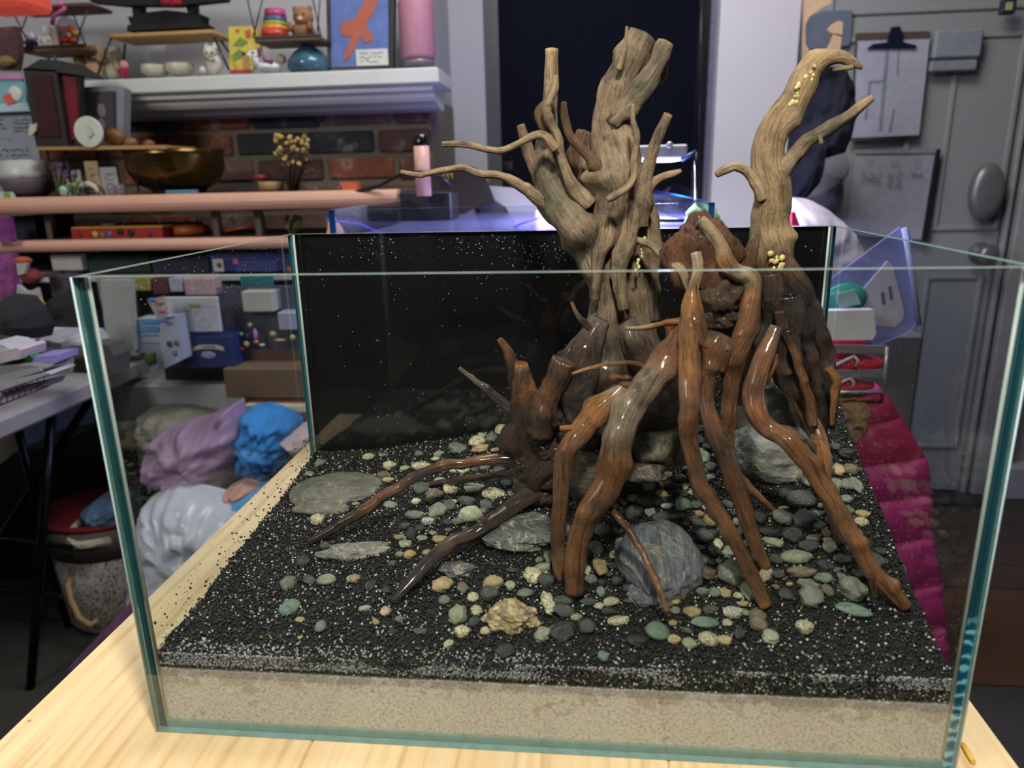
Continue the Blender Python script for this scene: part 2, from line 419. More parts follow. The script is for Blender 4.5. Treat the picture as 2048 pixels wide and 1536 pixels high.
pane('base_pane', (TT, TT + .0003, 0.0), (TW - TT, TD - TT, 0.0075), [GLS, EDGT, EDGT], 2)
BLK = mat((14, 15, 18), 0.35, 0, 0.3, 20)
MB().box((0.0, TD + 0.0003, 0.002), (TW, TD + 0.002, TH - 0.001)).build('backing_film', BLK, tank)['label'] = 'black film behind the back pane'
for (x, y) in ((TT + 0.0012, TT + 0.0012), (TW - TT - 0.0012, TT + 0.0012), (TT + 0.0012, TD - TT - 0.0012), (TW - TT - 0.0012, TD - TT - 0.0012)):
    MB().tube([(x, y, 0.01), (x, y, TH - 0.001)], 0.0013, 6).build('silicone_seam', SIL, tank)
for x in (0.0008, TW - 0.0008): MB().tube([(x, -0.0002, 0.0), (x, -0.0002, TH)], 0.0007, 6).build('polished_edge', mat((196, 220, 224), 0.1, 0, 0.05, 40), tank)
# table's reflection in the front pane, painted as a pale band with dirty patches
t = NT('table_reflection_paint'); b = t.n('ShaderNodeBsdfPrincipled'); geo = t.n('ShaderNodeNewGeometry')
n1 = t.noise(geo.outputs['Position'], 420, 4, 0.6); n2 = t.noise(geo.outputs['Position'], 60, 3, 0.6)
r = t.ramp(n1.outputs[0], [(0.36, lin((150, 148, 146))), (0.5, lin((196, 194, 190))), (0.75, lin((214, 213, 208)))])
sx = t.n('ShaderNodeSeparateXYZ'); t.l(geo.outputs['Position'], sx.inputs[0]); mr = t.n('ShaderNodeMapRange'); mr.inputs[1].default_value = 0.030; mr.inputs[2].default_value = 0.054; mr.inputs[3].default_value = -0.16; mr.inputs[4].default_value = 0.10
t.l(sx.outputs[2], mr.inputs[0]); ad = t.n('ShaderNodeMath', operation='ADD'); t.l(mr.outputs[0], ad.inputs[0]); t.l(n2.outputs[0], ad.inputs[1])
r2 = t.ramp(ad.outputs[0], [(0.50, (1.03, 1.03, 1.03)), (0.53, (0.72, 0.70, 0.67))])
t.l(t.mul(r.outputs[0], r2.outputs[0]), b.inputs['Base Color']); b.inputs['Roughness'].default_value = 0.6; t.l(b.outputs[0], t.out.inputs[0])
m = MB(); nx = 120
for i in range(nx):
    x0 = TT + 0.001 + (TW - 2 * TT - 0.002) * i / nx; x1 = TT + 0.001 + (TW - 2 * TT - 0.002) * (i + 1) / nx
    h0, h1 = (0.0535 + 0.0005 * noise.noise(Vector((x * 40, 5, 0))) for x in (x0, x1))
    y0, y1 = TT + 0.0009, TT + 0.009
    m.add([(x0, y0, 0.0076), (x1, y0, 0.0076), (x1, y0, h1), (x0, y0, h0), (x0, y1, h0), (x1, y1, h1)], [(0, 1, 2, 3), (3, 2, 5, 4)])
tag(m.build('painted_reflection_band', t.m), 'thin pale band painted as the table reflection at the foot of the front glass', 'reflection', kind='stuff')

# ================================================================ black gravel
BASE = NT('gravel_base'); b = BASE.n('ShaderNodeBsdfPrincipled'); b.inputs['Base Color'].default_value = (*lin((15, 15, 14)), 1); b.inputs['Roughness'].default_value = 0.8
BASE.l(b.outputs[0], BASE.out.inputs[0])
t = NT('gravel_grain'); b = t.n('ShaderNodeBsdfPrincipled'); ca = t.n('ShaderNodeAttribute', attribute_name='col')
t.l(ca.outputs['Color'], b.inputs['Base Color']); b.inputs['Roughness'].default_value = 0.22; b.inputs['Specular IOR Level'].default_value = 0.7
t.l(b.outputs[0], t.out.inputs[0]); GRAIN = t.m
m = MB(); nx, ny = 70, 46
xa, xb, ya, yb = TT + 0.0008, TW - TT - 0.0008, TT + 0.0035, TD - TT - 0.001
vs = [(xa + (xb - xa) * i / nx, ya + (yb - ya) * j / ny, 0) for j in range(ny + 1) for i in range(nx + 1)]
vs = [(x, y, terrain(x, y) - 0.001) for x, y, z in vs]
fs = [(j * (nx + 1) + i, j * (nx + 1) + i + 1, (j + 1) * (nx + 1) + i + 1, (j + 1) * (nx + 1) + i) for j in range(ny) for i in range(nx)]
m.add(vs, fs, 0, True)
# skirts down to the reflection band / base
for j0, rng in ((0, [(i, i + 1) for i in range(nx)]),):
    k = len(m.v)
    for a, c in rng:
        p, q = vs[a], vs[c]; m.add([p, q, (q[0], q[1], 0.0078), (p[0], p[1], 0.0078)], [(3, 2, 1, 0)])
for i in (0, nx):
    for j in range(ny):
        p, q = vs[j * (nx + 1) + i], vs[(j + 1) * (nx + 1) + i]
        m.add([p, q, (q[0], q[1], 0.0078), (p[0], p[1], 0.0078)], [(0, 1, 2, 3) if i == 0 else (3, 2, 1, 0)])
bed = m.build('gravel_bed', BASE.m)
tag(bed, 'bed of glossy black gravel sloping up toward the back of the tank', 'gravel', kind='stuff')
rs = np.random.RandomState(5)
def grains(name, pts, rad, cols, parent, label, origin=(0.3, 0.18, 0.05)):
    n = len(pts)
    o6 = np.array([(1, 0, 0), (-1, 0, 0), (0, 1, 0), (0, -1, 0), (0, 0, 1), (0, 0, -1)], float)
    q = rs.normal(size=(n, 4)); q /= np.linalg.norm(q, axis=1)[:, None]
    w_, x_, y_, z_ = q.T
    R = np.stack([1 - 2 * (y_**2 + z_**2), 2 * (x_*y_ - z_*w_), 2 * (x_*z_ + y_*w_), 2 * (x_*y_ + z_*w_), 1 - 2 * (x_**2 + z_**2), 2 * (y_*z_ - x_*w_),
                  2 * (x_*z_ - y_*w_), 2 * (y_*z_ + x_*w_), 1 - 2 * (x_**2 + y_**2)], 1).reshape(n, 3, 3)
    V = o6[None] * (0.55 + 0.75 * rs.rand(n, 6, 1)) * rad[:, None, None]
    V = np.einsum('nij,nkj->nki', R, V) + pts[:, None, :]
    V = V.reshape(-1, 3) - np.array(origin)
    F8 = np.array([(0, 2, 4), (2, 1, 4), (1, 3, 4), (3, 0, 4), (2, 0, 5), (1, 2, 5), (3, 1, 5), (0, 3, 5)])
    F = (F8[None] + (np.arange(n) * 6)[:, None, None]).reshape(-1)
    me = bpy.data.meshes.new(name); me.vertices.add(n * 6); me.vertices.foreach_set('co', V.ravel())
    me.loops.add(len(F)); me.loops.foreach_set('vertex_index', F.astype(np.int32))
    me.polygons.add(n * 8); me.polygons.foreach_set('loop_start', np.arange(0, n * 24, 3, dtype=np.int32))
    me.update(calc_edges=True)
    a = me.color_attributes.new('col', 'FLOAT_COLOR', 'POINT')
    c4 = np.ones((n, 6, 4)); c4[:, :, :3] = cols[:, None, :]; a.data.foreach_set('color', c4.astype(np.float32).ravel())
    me.materials.append(GRAIN)
    o = bpy.data.objects.new(name, me); COL.objects.link(o); o.location = origin
    if parent is not None: o.parent = parent; o.location = Vector(origin) - Vector(parent['_w'])
    o['kind'] = 'stuff'
    if label: o['label'] = label
    return o
def gcols(n, dark=0.80):
    base = np.array([lin((20, 20, 19)), lin((30, 30, 28)), lin((10, 10, 10))])[rs.randint(0, 3, n)]
    sp = rs.rand(n)
    base[sp > dark - 0.14] = np.array(lin((66, 66, 60)))
    base[sp > 0.915] = np.array(lin((206, 206, 198)))
    base[sp > 0.985] = np.array(lin((160, 140, 90)))
    return base * (0.8 + 0.5 * rs.rand(n, 1))
N = 52000
px = xa + (xb - xa) * rs.rand(N); py = ya + (yb - ya) * rs.rand(N)
pz = np.array([terrain(a, c) for a, c in zip(px, py)]) - 0.0006 + 0.0016 * rs.rand(N)
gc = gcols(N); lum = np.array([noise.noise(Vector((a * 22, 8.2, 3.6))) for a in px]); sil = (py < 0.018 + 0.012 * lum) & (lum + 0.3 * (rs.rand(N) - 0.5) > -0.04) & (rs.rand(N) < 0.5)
gc[sil] = np.array(lin((186, 186, 184))) * (0.5 + rs.rand(sil.sum(), 1) * 0.6)  # silver grain patches imitate light glints along the front glass
grains('gravel_grains', np.stack([px, py, pz], 1), 0.0008 + 0.0007 * rs.rand(N), gc, bed, None)
# grains pressed to the front glass, thinning out downwards, and a few thrown up the glass
N = 15000
px = xa + (xb - xa) * rs.rand(N); zt = np.array([terrain(a, TT) for a in px]); u = rs.rand(N) ** 1.0
lo = np.full(N, 0.0525)
pz = lo + (zt - lo) * u 
fc = gcols(N, 0.7)
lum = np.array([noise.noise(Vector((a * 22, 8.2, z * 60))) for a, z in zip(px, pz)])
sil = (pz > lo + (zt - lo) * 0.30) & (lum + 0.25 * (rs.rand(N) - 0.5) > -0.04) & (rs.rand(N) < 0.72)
fc[sil] = np.array(lin((196, 196, 194))) * (0.5 + rs.rand(sil.sum(), 1) * 0.6)  # same glints put into the colour of the front grains
grains('glass_side_grains', np.stack([px, np.full(N, TT + 0.0022) + 0.001 * rs.rand(N), pz], 1), 0.0007 + 0.0006 * rs.rand(N), fc, bed, None)
N = 420
y = ya + (yb - ya) * rs.rand(N); z = np.array([terrain(0.01, a) for a in y]) + 0.035 * rs.rand(N) ** 3
keep = rs.rand(N) < 0.75
grains('stray_grains', np.stack([np.full(N, TT + 0.0012), y, z], 1)[keep], 0.0005 + 0.0012 * rs.rand(N)[keep] ** 2, np.tile(np.array(lin((24, 24, 20))), (keep.sum(), 1)), bed, None)
# water drops on the inside of the back and side panes
DROP = NT('water_drop'); b = DROP.n('ShaderNodeBsdfPrincipled'); b.inputs['Base Color'].default_value = (.75, .78, .8, 1); b.inputs['Roughness'].default_value = 0.08
b.inputs['Specular IOR Level'].default_value = 1.0; DROP.l(b.outputs[0], DROP.out.inputs[0])
m = MB()
O6 = [(1, 0, 0), (-1, 0, 0), (0, 1, 0), (0, -1, 0), (0, 0, 1), (0, 0, -1)]
F8 = [(0, 2, 4), (2, 1, 4), (1, 3, 4), (3, 0, 4), (2, 0, 5), (1, 2, 5), (3, 1, 5), (0, 3, 5)]
def drop(p, r, ax):
    k = [r, r, r * 1.1]; k[ax] = r * 0.5
    m.add([(p[0] + q[0] * k[0], p[1] + q[1] * k[1], p[2] + q[2] * k[2]) for q in O6], F8, 0, True)
R = random.Random(4)
for i in range(1500):
    x = R.uniform(0.01, 0.59); z = TH - 0.004 - abs(R.gauss(0, 0.045)) if R.random() < 0.72 else R.uniform(0.1, TH)
    if z < 0.1: continue
    k = noise.noise(Vector((x * 9, z * 9, 1.1)))
    if k < -0.05 and R.random() < 0.75: continue
    if x > 0.47 and R.random() < 0.8: continue
    if x < 0.08 and R.random() < 0.7: continue
    drop((x, TD - TT - 0.0003, z), R.choice([.00028, .00035, .00045, .0006, .0007]), 1)
for i in range(120): drop((TT + 0.0003, R.uniform(0.05, 0.33), TH - abs(R.gauss(0.02, 0.02)) - 0.002), R.choice([.0003, .0004, .0005]), 0)
for i in range(70): drop((TW - TT - 0.0003, R.uniform(0.03, 0.33), R.uniform(0.12, 0.30)), R.choice([.0003, .0004]), 0)
dr = m.build('water_drops', DROP.m, tank); dr['kind'] = 'stuff'

# ================================================================ driftwood
PALE, TAN, OLIVE = (144, 129, 108), (166, 147, 120), (124, 118, 98)
GREY, RED, ORA, DBR, BLKW, MID = (118, 108, 96), (130, 90, 60), (164, 116, 74), (74, 54, 41), (56, 48, 42), (108, 86, 66)
def stick(name, root, pts, d0, d1=None, c=PALE, c1=None, wet=0.0, wet1=None, amp=0.16, seg=None, tip=None, ground=False, label=None, gtop=False, ds=None):
    """pts: (px, py, radius px[, colour[, wet]]); depth goes d0 -> d1; ground: the last point rests on the gravel"""
    n = len(pts)
    end = G(pts[-1][0], pts[-1][1]) if ground else None
    if ground: d1 = end[1] - CAM[1]
    if d1 is None: d1 = d0
    L = [0.0]
    for i in range(1, n): L.append(L[-1] + math.hypot(pts[i][0] - pts[i - 1][0], pts[i][1] - pts[i - 1][1]))
    rows = []
    for i, q in enumerate(pts):
        f = L[i] / max(L[-1], 1e-6); d = ds[i] if ds else d0 + (d1 - d0) * f
        p = P(q[0], q[1], d); r = q[2] * d / FPX
        if ground and f > 0.35:
            p = P(q[0], q[1], d - r * 0.6)
        col = q[3] if len(q) > 3 and q[3] else (c if c1 is None else tuple(c[k] + (c1[k] - c[k]) * f for k in range(3)))
        wv = q[4] if len(q) > 4 else (wet if wet1 is None else wet + (wet1 - wet) * f)
        rows.append([*p, r, *lin(col), wv])
    rm = np.mean([x[3] for x in rows])
    A = crom(rows, max(0.0011, rm * 0.28)); n = len(A)
    seg = seg or (26 if rm > 0.012 else 18 if rm > 0.005 else 10)
    A[:, 3] = np.maximum(A[:, 3], 0.0006); A[:, 4:] = np.clip(A[:, 4:], 0, 1)
    T = np.gradient(A[:, :3], axis=0); T /= np.linalg.norm(T, axis=1)[:, None] + 1e-12
    a = np.array([0.2, -1.0, 0.1]); N_ = np.cross(T[0], a); N_ /= np.linalg.norm(N_)
    s = 0.0; sd = (hash(name) % 7) * 0 + pts[0][0] * 0.013 + pts[0][1] * 0.007
    mb = MB(); gr = []; cl = []
    tw = R.uniform(-14, 14)
    Ltot = sum(np.linalg.norm(A[i, :3] - A[i - 1, :3]) for i in range(1, n))
    kn = [(R.uniform(0.1, 0.95) * Ltot, R.uniform(0, 6.28), R.uniform(0.18, 0.5), R.uniform(0.5, 1.0)) for _ in range(int(Ltot / 0.028))]
    s_acc = 0.0; J = []
    for i in range(n):
        if i: s_acc += np.linalg.norm(A[i, :3] - A[i - 1, :3])
        e_ = min(1.0, 3 * i / n, 3 * (n - 1 - i) / n)
        J.append([A[i, 3] * 0.30 * e_ * noise.noise(Vector((s_acc * 42 / max(0.5, rm * 130), sd + 5 * q, 2.2))) for q in range(3)])
        A[i, 3] *= 1 + 0.14 * noise.noise(Vector((s_acc * 60, sd, 9.1)))
    A[:, :3] += np.array(J)
    for i in range(n):
        if i: s += np.linalg.norm(A[i, :3] - A[i - 1, :3])
        N_ = N_ - T[i] * N_.dot(T[i]); N_ /= np.linalg.norm(N_) + 1e-12; B = np.cross(T[i], N_)
        r = A[i, 3]
        for k in range(seg):
            an = 2 * math.pi * k / seg; t2 = an + tw * s
            cx, cy = math.cos(t2), math.sin(t2)
            g = Vector((cx * 1.1 + sd, cy * 1.1, s * 9 / max(0.35, min(1, rm * 90))))
            h = Vector((cx * 3.1 + sd, cy * 3.1 + 4, s * 16))
            rr = r * (1 + amp * 1.5 * noise.noise(g) + amp * 1.1 * (0.3 - abs(noise.noise(h)) * 1.6) + amp * 0.35 * noise.noise(Vector((cx * 2 + sd, cy * 2, s * 160)))
                      + sum(ka * math.exp(-((s - ks) / (r * kw)) ** 2 - ((an - ka0 + math.pi) % (2 * math.pi) - math.pi) ** 2 * 2.2) for ks, ka0, ka, kw in kn if abs(s - ks) < r * 2.5))
            mb.v.append(tuple(A[i, :3] + (N_ * math.cos(an) + B * math.sin(an)) * rr))
            gr.append((cx * max(r, 0.003) + sd, cy * max(r, 0.003), s * 0.10)); cl.append(A[i, 4:8])
    for i in range(n - 1):
        for k in range(seg): mb.f.append((i * seg + k, i * seg + (k + 1) % seg, (i + 1) * seg + (k + 1) % seg, (i + 1) * seg + k))
    for e, i in ((0, 0), (1, n - 1)):
        k0 = len(mb.v); off = T[i] * A[i, 3] * (0.25 if e else -0.25)
        mb.v.append(tuple(A[i, :3] + off)); gr.append((sd, 0.0, 5.0)); tc_ = np.array(A[i, 4:8]); 
        if tip and ((e and tip[0] == 'e') or (not e and tip[0] == 's')): tc_[:3] = lin(tip[1])
        cl.append(tc_)
        if tip and ((e and tip[0] == 'e') or (not e and tip[0] == 's')):
            for k in range(seg): cl[i * seg + k] = tc_
        for k in range(seg):
            a_, b_ = i * seg + k, i * seg + (k + 1) % seg
            mb.f.append((k0, b_, a_) if not e else (k0, a_, b_))
    mb.mi = [0] * len(mb.f); mb.sm = [True] * len(mb.f)
    o = mb.build(name, WOOD, root)
    me = o.data
    ga = me.attributes.new('gr', 'FLOAT_VECTOR', 'POINT'); ga.data.foreach_set('vector', np.array(gr, dtype=np.float32).ravel())
    c_ = me.color_attributes.new('col', 'FLOAT_COLOR', 'POINT'); c_.data.foreach_set('color', np.array(cl, dtype=np.float32).ravel())
    if label: o['label'] = label
    return o
def _nop(): pass
def wblob(name, root, c, r, col, wet, seed, amp=0.35, freq=1.8, label=None, amp2=0.12):
    mb = blob(c, r, seed, amp, freq, 4, amp2); o = mb.build(name, WOOD, root); me = o.data; n = len(me.vertices)
    V = np.array([v.co[:] for v in me.vertices]); ga = me.attributes.new('gr', 'FLOAT_VECTOR', 'POINT')
    ga.data.foreach_set('vector', (V * np.array([1, 1, 0.35]) + seed).astype(np.float32).ravel())
    c4 = np.tile(np.array([*lin(col), wet], dtype=np.float32), (n, 1)); ca = me.color_attributes.new('col', 'FLOAT_COLOR', 'POINT')
    ca.data.foreach_set('color', c4.ravel())
    if label: o['label'] = label
    return o

# --- the tall pale stump
dA = 0.665
A_ = empty('driftwood_stump', tuple(P(1230, 800, dA)), 'tall pale driftwood stump, forked split top, thin side branches, in the tank centre', 'driftwood', 'driftwood in the tank')
S = lambda *a, **k: stick(a[0], A_, *a[1:], **k)
S('trunk', [(1190, 850, 44, BLKW, .9), (1205, 760, 42, DBR, .8), (1212, 690, 36, GREY, .4), (1214, 620, 30, PALE, .1), (1214, 550, 30), (1222, 490, 38), (1233, 430, 46), (1238, 370, 48), (1236, 320, 46), (1224, 275, 40), (1220, 230, 36), (1230, 185, 32), (1252, 140, 29), (1272, 100, 28), (1288, 70, 25)], dA, c=PALE, amp=0.13, tip=('e', (120, 110, 96)))
S('branch', [(1225, 250, 16), (1250, 215, 20), (1282, 180, 21, OLIVE), (1305, 140, 20, GREY), (1320, 108, 20, GREY), (1331, 84, 16)], dA - 0.012, c=PALE, amp=0.22, tip=('e', (170, 130, 80)), label='right prong of the split top')
S('branch', [(1262, 200, 6, BLKW), (1284, 150, 7, BLKW), (1300, 110, 6, DBR)], dA - 0.0165, c=BLKW, amp=0.1, label='dark rod painted as the shaded crack between the two prongs')  # dark colour stands for the shade in the hollow between the prongs
S('branch', [(1318, 165, 7), (1328, 140, 9), (1330, 120, 5)], dA, c=TAN)
S('trunk', [(1300, 820, 52, BLKW, .8), (1292, 740, 44, DBR, .5), (1280, 660, 34, GREY, .2), (1272, 590, 32, PALE), (1270, 520, 32), (1262, 450, 34), (1256, 390, 26)], dA + 0.01, c=PALE, amp=0.2)
S('trunk', [(1308, 640, 14, GREY), (1304, 560, 15), (1306, 500, 17), (1300, 440, 16), (1290, 395, 12)], dA + 0.005, c=PALE, amp=0.2)
S('trunk', [(1215, 640, 16), (1200, 570, 24), (1182, 505, 36, OLIVE), (1152, 450, 43), (1122, 400, 40, OLIVE), (1102, 355, 36, OLIVE), (1096, 310, 24), (1097, 265, 17), (1100, 220, 14), (1102, 160, 13, TAN), (1103, 98, 12, TAN)], dA, c=PALE, amp=0.15, tip=('e', (196, 170, 124)))
S('branch', [(1245, 620, 9), (1240, 560, 13, TAN), (1250, 500, 18), (1262, 440, 16, TAN), (1262, 400, 10)], dA - 0.02, c=PALE, amp=0.3)
S('branch', [(1190, 600, 8), (1196, 530, 12), (1212, 470, 15, TAN), (1215, 430, 9)], dA - 0.02, c=PALE, amp=0.3)
S('branch', [(884, 288, 5), (932, 289, 6), (975, 298, 6), (1005, 301, 7), (1035, 288, 7), (1068, 272, 8), (1092, 274, 9), (1112, 300, 9)], dA - 0.03, c=TAN, tip=('s', (205, 165, 110)))
S('branch', [(801, 344, 4), (835, 350, 5), (880, 342, 6), (925, 337, 7), (960, 349, 7), (1000, 352, 8), (1040, 372, 10), (1075, 395, 13), (1110, 420, 16)], dA - 0.045, dA, c=TAN, tip=('s', (205, 165, 110)))
S('branch', [(1112, 150, 5), (1108, 180, 8), (1094, 212, 9), (1098, 240, 9), (1116, 270, 9), (1122, 305, 9), (1130, 340, 11), (1150, 375, 14), (1180, 410, 15)], dA - 0.03, dA - 0.015, c=TAN, amp=0.2)
S('branch', [(1127, 204, 5), (1130, 240, 8), (1142, 275, 9), (1165, 298, 10), (1190, 325, 13), (1205, 350, 14)], dA - 0.02, c=MID, tip=('s', (150, 90, 60)))
S('branch', [(1168, 262, 13), (1158, 300, 20), (1150, 340, 24), (1160, 390, 26), (1185, 440, 20)], dA + 0.015, c=MID, amp=0.3)
S('branch', [(1195, 270, 6), (1172, 310, 9), (1166, 360, 8)], dA + 0.004, c=TAN, amp=0.2)
S('branch', [(1041, 250, 8), (1052, 285, 11), (1066, 325, 13), (1082, 365, 15), (1095, 400, 16)], dA + 0.05, c=(128, 108, 92), tip=('s', (150, 120, 95)))
S('branch', [(1254, 53, 2.6), (1252, 85, 3.5), (1246, 112, 4.5), (1238, 140, 6)], dA - 0.02, c=TAN)
S('branch', [(1266, 208, 3), (1266, 240, 5), (1274, 272, 6), (1268, 320, 6), (1268, 355, 7), (1252, 378, 7), (1228, 392, 8), (1215, 400, 6)], dA - 0.045, c=TAN)
S('branch', [(1337, 228, 8), (1322, 262, 10), (1308, 300, 11), (1294, 345, 13), (1285, 395, 17), (1276, 450, 20)], dA - 0.03, dA - 0.01, c=PALE, tip=('s', (190, 150, 100)))
S('branch', [(1363, 342, 4), (1345, 349, 7), (1318, 358, 9), (1298, 378, 11), (1288, 415, 13)], dA - 0.015, c=TAN, tip=('s', (190, 120, 90)))
S('branch', [(1088, 205, 5), (1077, 226, 8), (1084, 250, 9), (1094, 275, 10)], dA - 0.015, c=MID, amp=0.35)
S('branch', [(1275, 480, 7), (1305, 492, 8, PALE), (1335, 518, 10), (1362, 540, 9), (1378, 580, 6)], dA - 0.02, 0.60, c=TAN)
S('root', [(1205, 640, 22, GREY, .3), (1180, 690, 30, DBR, .7), (1158, 750, 42, BLKW, .9), (1140, 800, 44, BLKW, .9), (1150, 850, 40), (1165, 900, 30)], dA - 0.01, dA - 0.03, c=BLKW, wet=.9, amp=0.28, label='dark wet root flare of the stump')
S('root', [(1250, 640, 24, GREY, .2), (1275, 700, 34, DBR, .5), (1320, 750, 44, DBR, .7), (1350, 800, 46, BLKW, .8), (1340, 860, 36)], dA, dA - 0.01, c=BLKW, wet=.8, amp=0.28)
S('root', [(1250, 690, 50, DBR, .6), (1255, 780, 62, BLKW, .9), (1255, 870, 60, BLKW, .9)], dA + 0.05, c=BLKW, amp=0.25)
S('twig', [(1143, 604, 3.5, ORA), (1152, 625, 5, GREY, .5), (1168, 645, 7, BLKW, .8), (1185, 665, 9, BLKW, .8)], dA - 0.02, label='short twig with an orange tip')
for i in range(9):
    pass
# --- small dark stump at the left
eD = G(1070, 1005); dD = eD[1] - CAM[1] + 0.010; print('dD', dD)
dU = min(dD + 0.01, 0.632)
D_ = empty('driftwood_stump', tuple(eD), 'small dark wet driftwood stump with splayed roots, left of the tall stump', 'driftwood', 'driftwood in the tank')
S = lambda *a, **k: stick(a[0], D_, *a[1:], **k)
S('trunk', [(1072, 1010, 36, BLKW, 1), (1070, 960, 46, BLKW, .9), (1078, 900, 46, DBR, .8), (1068, 850, 42, DBR, .7), (1056, 808, 34, DBR, .5), (1046, 770, 22, RED, .4), (1042, 740, 16, MID, .3), (1041, 726, 12, TAN, .1)], dD, dU, amp=0.22, tip=('e', (190, 130, 80)))
S('branch', [(998, 678, 6, ORA), (1012, 698, 10, RED, .2), (1026, 730, 13, DBR, .4), (1034, 770, 15, DBR, .5), (1046, 815, 16)], dU + 0.01, c=DBR, wet=.5)
S('branch', [(918, 736, 4, GREY, .2), (945, 758, 6, GREY, .3), (972, 778, 9, BLKW, .6), (1000, 800, 11, BLKW, .8), (1025, 822, 12)], dU + 0.015, c=BLKW, wet=.8)
S('branch', [(1130, 722, 27, MID, .3), (1118, 752, 26, DBR, .5), (1100, 790, 24, RED, .5), (1088, 830, 26, DBR, .8), (1084, 870, 26)], dU - 0.004, c=DBR, wet=.7, amp=0.22, tip=('s', (150, 130, 98)), label='sawn stub with a pale cut end')
for i, (bx, by, br) in enumerate(((1098, 835, 26), (1075, 870, 25), (1100, 900, 28), (1055, 930, 26), (1095, 955, 28), (1050, 975, 26), (1085, 990, 26))):
    dq = dD + (dU - dD) * (1010 - by) / 285 - 0.014; q = P(bx, by, dq); r_ = br * dq / FPX
    wblob('burl', D_, q, (r_, r_ * 0.8, r_), BLKW if i % 2 else DBR, .9, i + 3, 0.35, 2.6)
RB = dict(c=DBR, wet=.7, amp=0.14, ground=True)
S('root', [(1050, 925, 20, DBR), (1010, 918, 15, DBR), (960, 922, 13, RED), (900, 930, 12, RED), (850, 945, 12), (800, 972, 12, (120, 84, 62)), (740, 1012, 12, RED), (680, 1050, 10), (619, 1084, 7)], dD - 0.01, **RB)
S('root', [(1055, 952, 14), (1010, 950, 11), (960, 956, 10), (905, 962, 8), (850, 970, 5)], dD - 0.01, **RB)
S('root', [(1070, 985, 22, BLKW), (1035, 1005, 19), (995, 1038, 18), (950, 1066, 17), (900, 1090, 17, MID), (862, 1120, 16, BLKW), (825, 1160, 14, BLKW), (786, 1204, 8, BLKW)], dD - 0.02, **RB)
S('root', [(1095, 968, 14), (1140, 958, 9, RED), (1190, 950, 8, RED), (1240, 938, 5)], dD - 0.01, **RB)

# --- the red brown many legged root
dB = 0.605
B_ = empty('driftwood_root', tuple(P(1400, 800, dB)), 'red brown driftwood root standing on many long glossy legs, right of the tall stump', 'driftwood', 'driftwood in the tank')
S = lambda *a, **k: stick(a[0], B_, *a[1:], **k)
q = P(1400, 515, dB + 0.02); wblob('bark_plate', B_, q, (0.030, 0.016, 0.034), (104, 74, 54), .1, 2, 0.45, 1.6, 'flat matte brown bark plate')
q = P(1442, 592, dB + 0.015); wblob('bark_lump', B_, q, (0.021, 0.018, 0.017), (92, 76, 62), .1, 5, 0.3, 2.2)
q = P(1425, 665, dB + 0.03); wblob('bark_lump', B_, q, (0.024, 0.02, 0.026), (48, 32, 26), .8, 6, 0.5, 3.0)
q = P(1440, 630, dB + 0.02); wblob('bark_lump', B_, q, (0.02, 0.02, 0.012), (80, 56, 40), .3, 7, 0.4, 2.4)
S('leg', [(1392, 505, 10, TAN), (1396, 540, 11, TAN), (1386, 575, 11, ORA), (1384, 610, 18, ORA, .2), (1386, 650, 25, RED, .4), (1382, 700, 23, ORA, .4), (1380, 740, 22, ORA, .6), (1378, 800, 21, RED, .8), (1378, 860, 20), (1384, 910, 19), (1395, 955, 19), (1420, 1000, 18), (1452, 1050, 17), (1480, 1100, 17), (1505, 1155, 17), (1531, 1212, 16, ORA)], dB - 0.02, c=RED, wet=.9, ground=True, amp=0.12)
S('leg', [(1400, 438, 10, TAN), (1420, 462, 14, TAN), (1440, 492, 14, TAN), (1450, 522, 17, ORA), (1472, 545, 15, TAN), (1500, 556, 16, TAN), (1507, 585, 17, ORA), (1500, 630, 20, RED), (1482, 680, 22), (1464, 730, 22), (1459, 780, 18), (1458, 830, 17), (1452, 880, 18), (1462, 925, 13), (1490, 965, 9), (1520, 995, 8, ORA), (1550, 1022, 6, ORA)], dB + 0.005, c=RED, wet=.45, ground=True, amp=0.13)
S('leg', [(1440, 670, 22, MID), (1425, 705, 28, RED, .3), (1412, 745, 22, RED), (1413, 795, 18, RED, .6), (1424, 840, 19), (1442, 895, 19, MID, .8), (1462, 950, 18), (1485, 1010, 17), (1505, 1070, 16), (1520, 1110, 15), (1532, 1135, 12, ORA)], dB, c=RED, wet=.7, ground=True)
S('leg', [(1375, 640, 22, RED), (1362, 680, 30, RED, .4), (1335, 722, 36, RED, .5), (1300, 765, 34, PALE), (1262, 815, 32, PALE), (1236, 870, 31, PALE), (1222, 930, 30, (150, 104, 66)), (1205, 980, 30), (1175, 1030, 26), (1156, 1080, 24), (1148, 1130, 23), (1149, 1188, 22, RED)], dB - 0.015, c=RED, wet=.35, ground=True, amp=0.10, tip=('e', (40, 26, 20)), label='thick pale brown leg with a sawn foot')
S('leg', [(1262, 758, 14, MID), (1238, 785, 22, TAN), (1205, 815, 26, ORA, .2), (1172, 848, 24, ORA, .3), (1146, 885, 21), (1128, 925, 19), (1121, 980, 18), (1118, 1040, 17), (1116, 1095, 16), (1118, 1140, 13, ORA), (1121, 1162, 6, ORA)], dB - 0.005, c=RED, wet=.5, ground=True, amp=0.1)
S('root_stub', [(1218, 748, 8, RED), (1240, 762, 12, RED), (1268, 772, 13, RED), (1300, 768, 10, RED)], dB - 0.01, c=RED, wet=.3, amp=0.3)
S('twig', [(1144, 748, 3.5, ORA), (1175, 738, 4.5, ORA), (1215, 729, 5, ORA), (1260, 726, 5, RED), (1305, 738, 7, RED)], dB - 0.04, dB - 0.02, wet=.3)
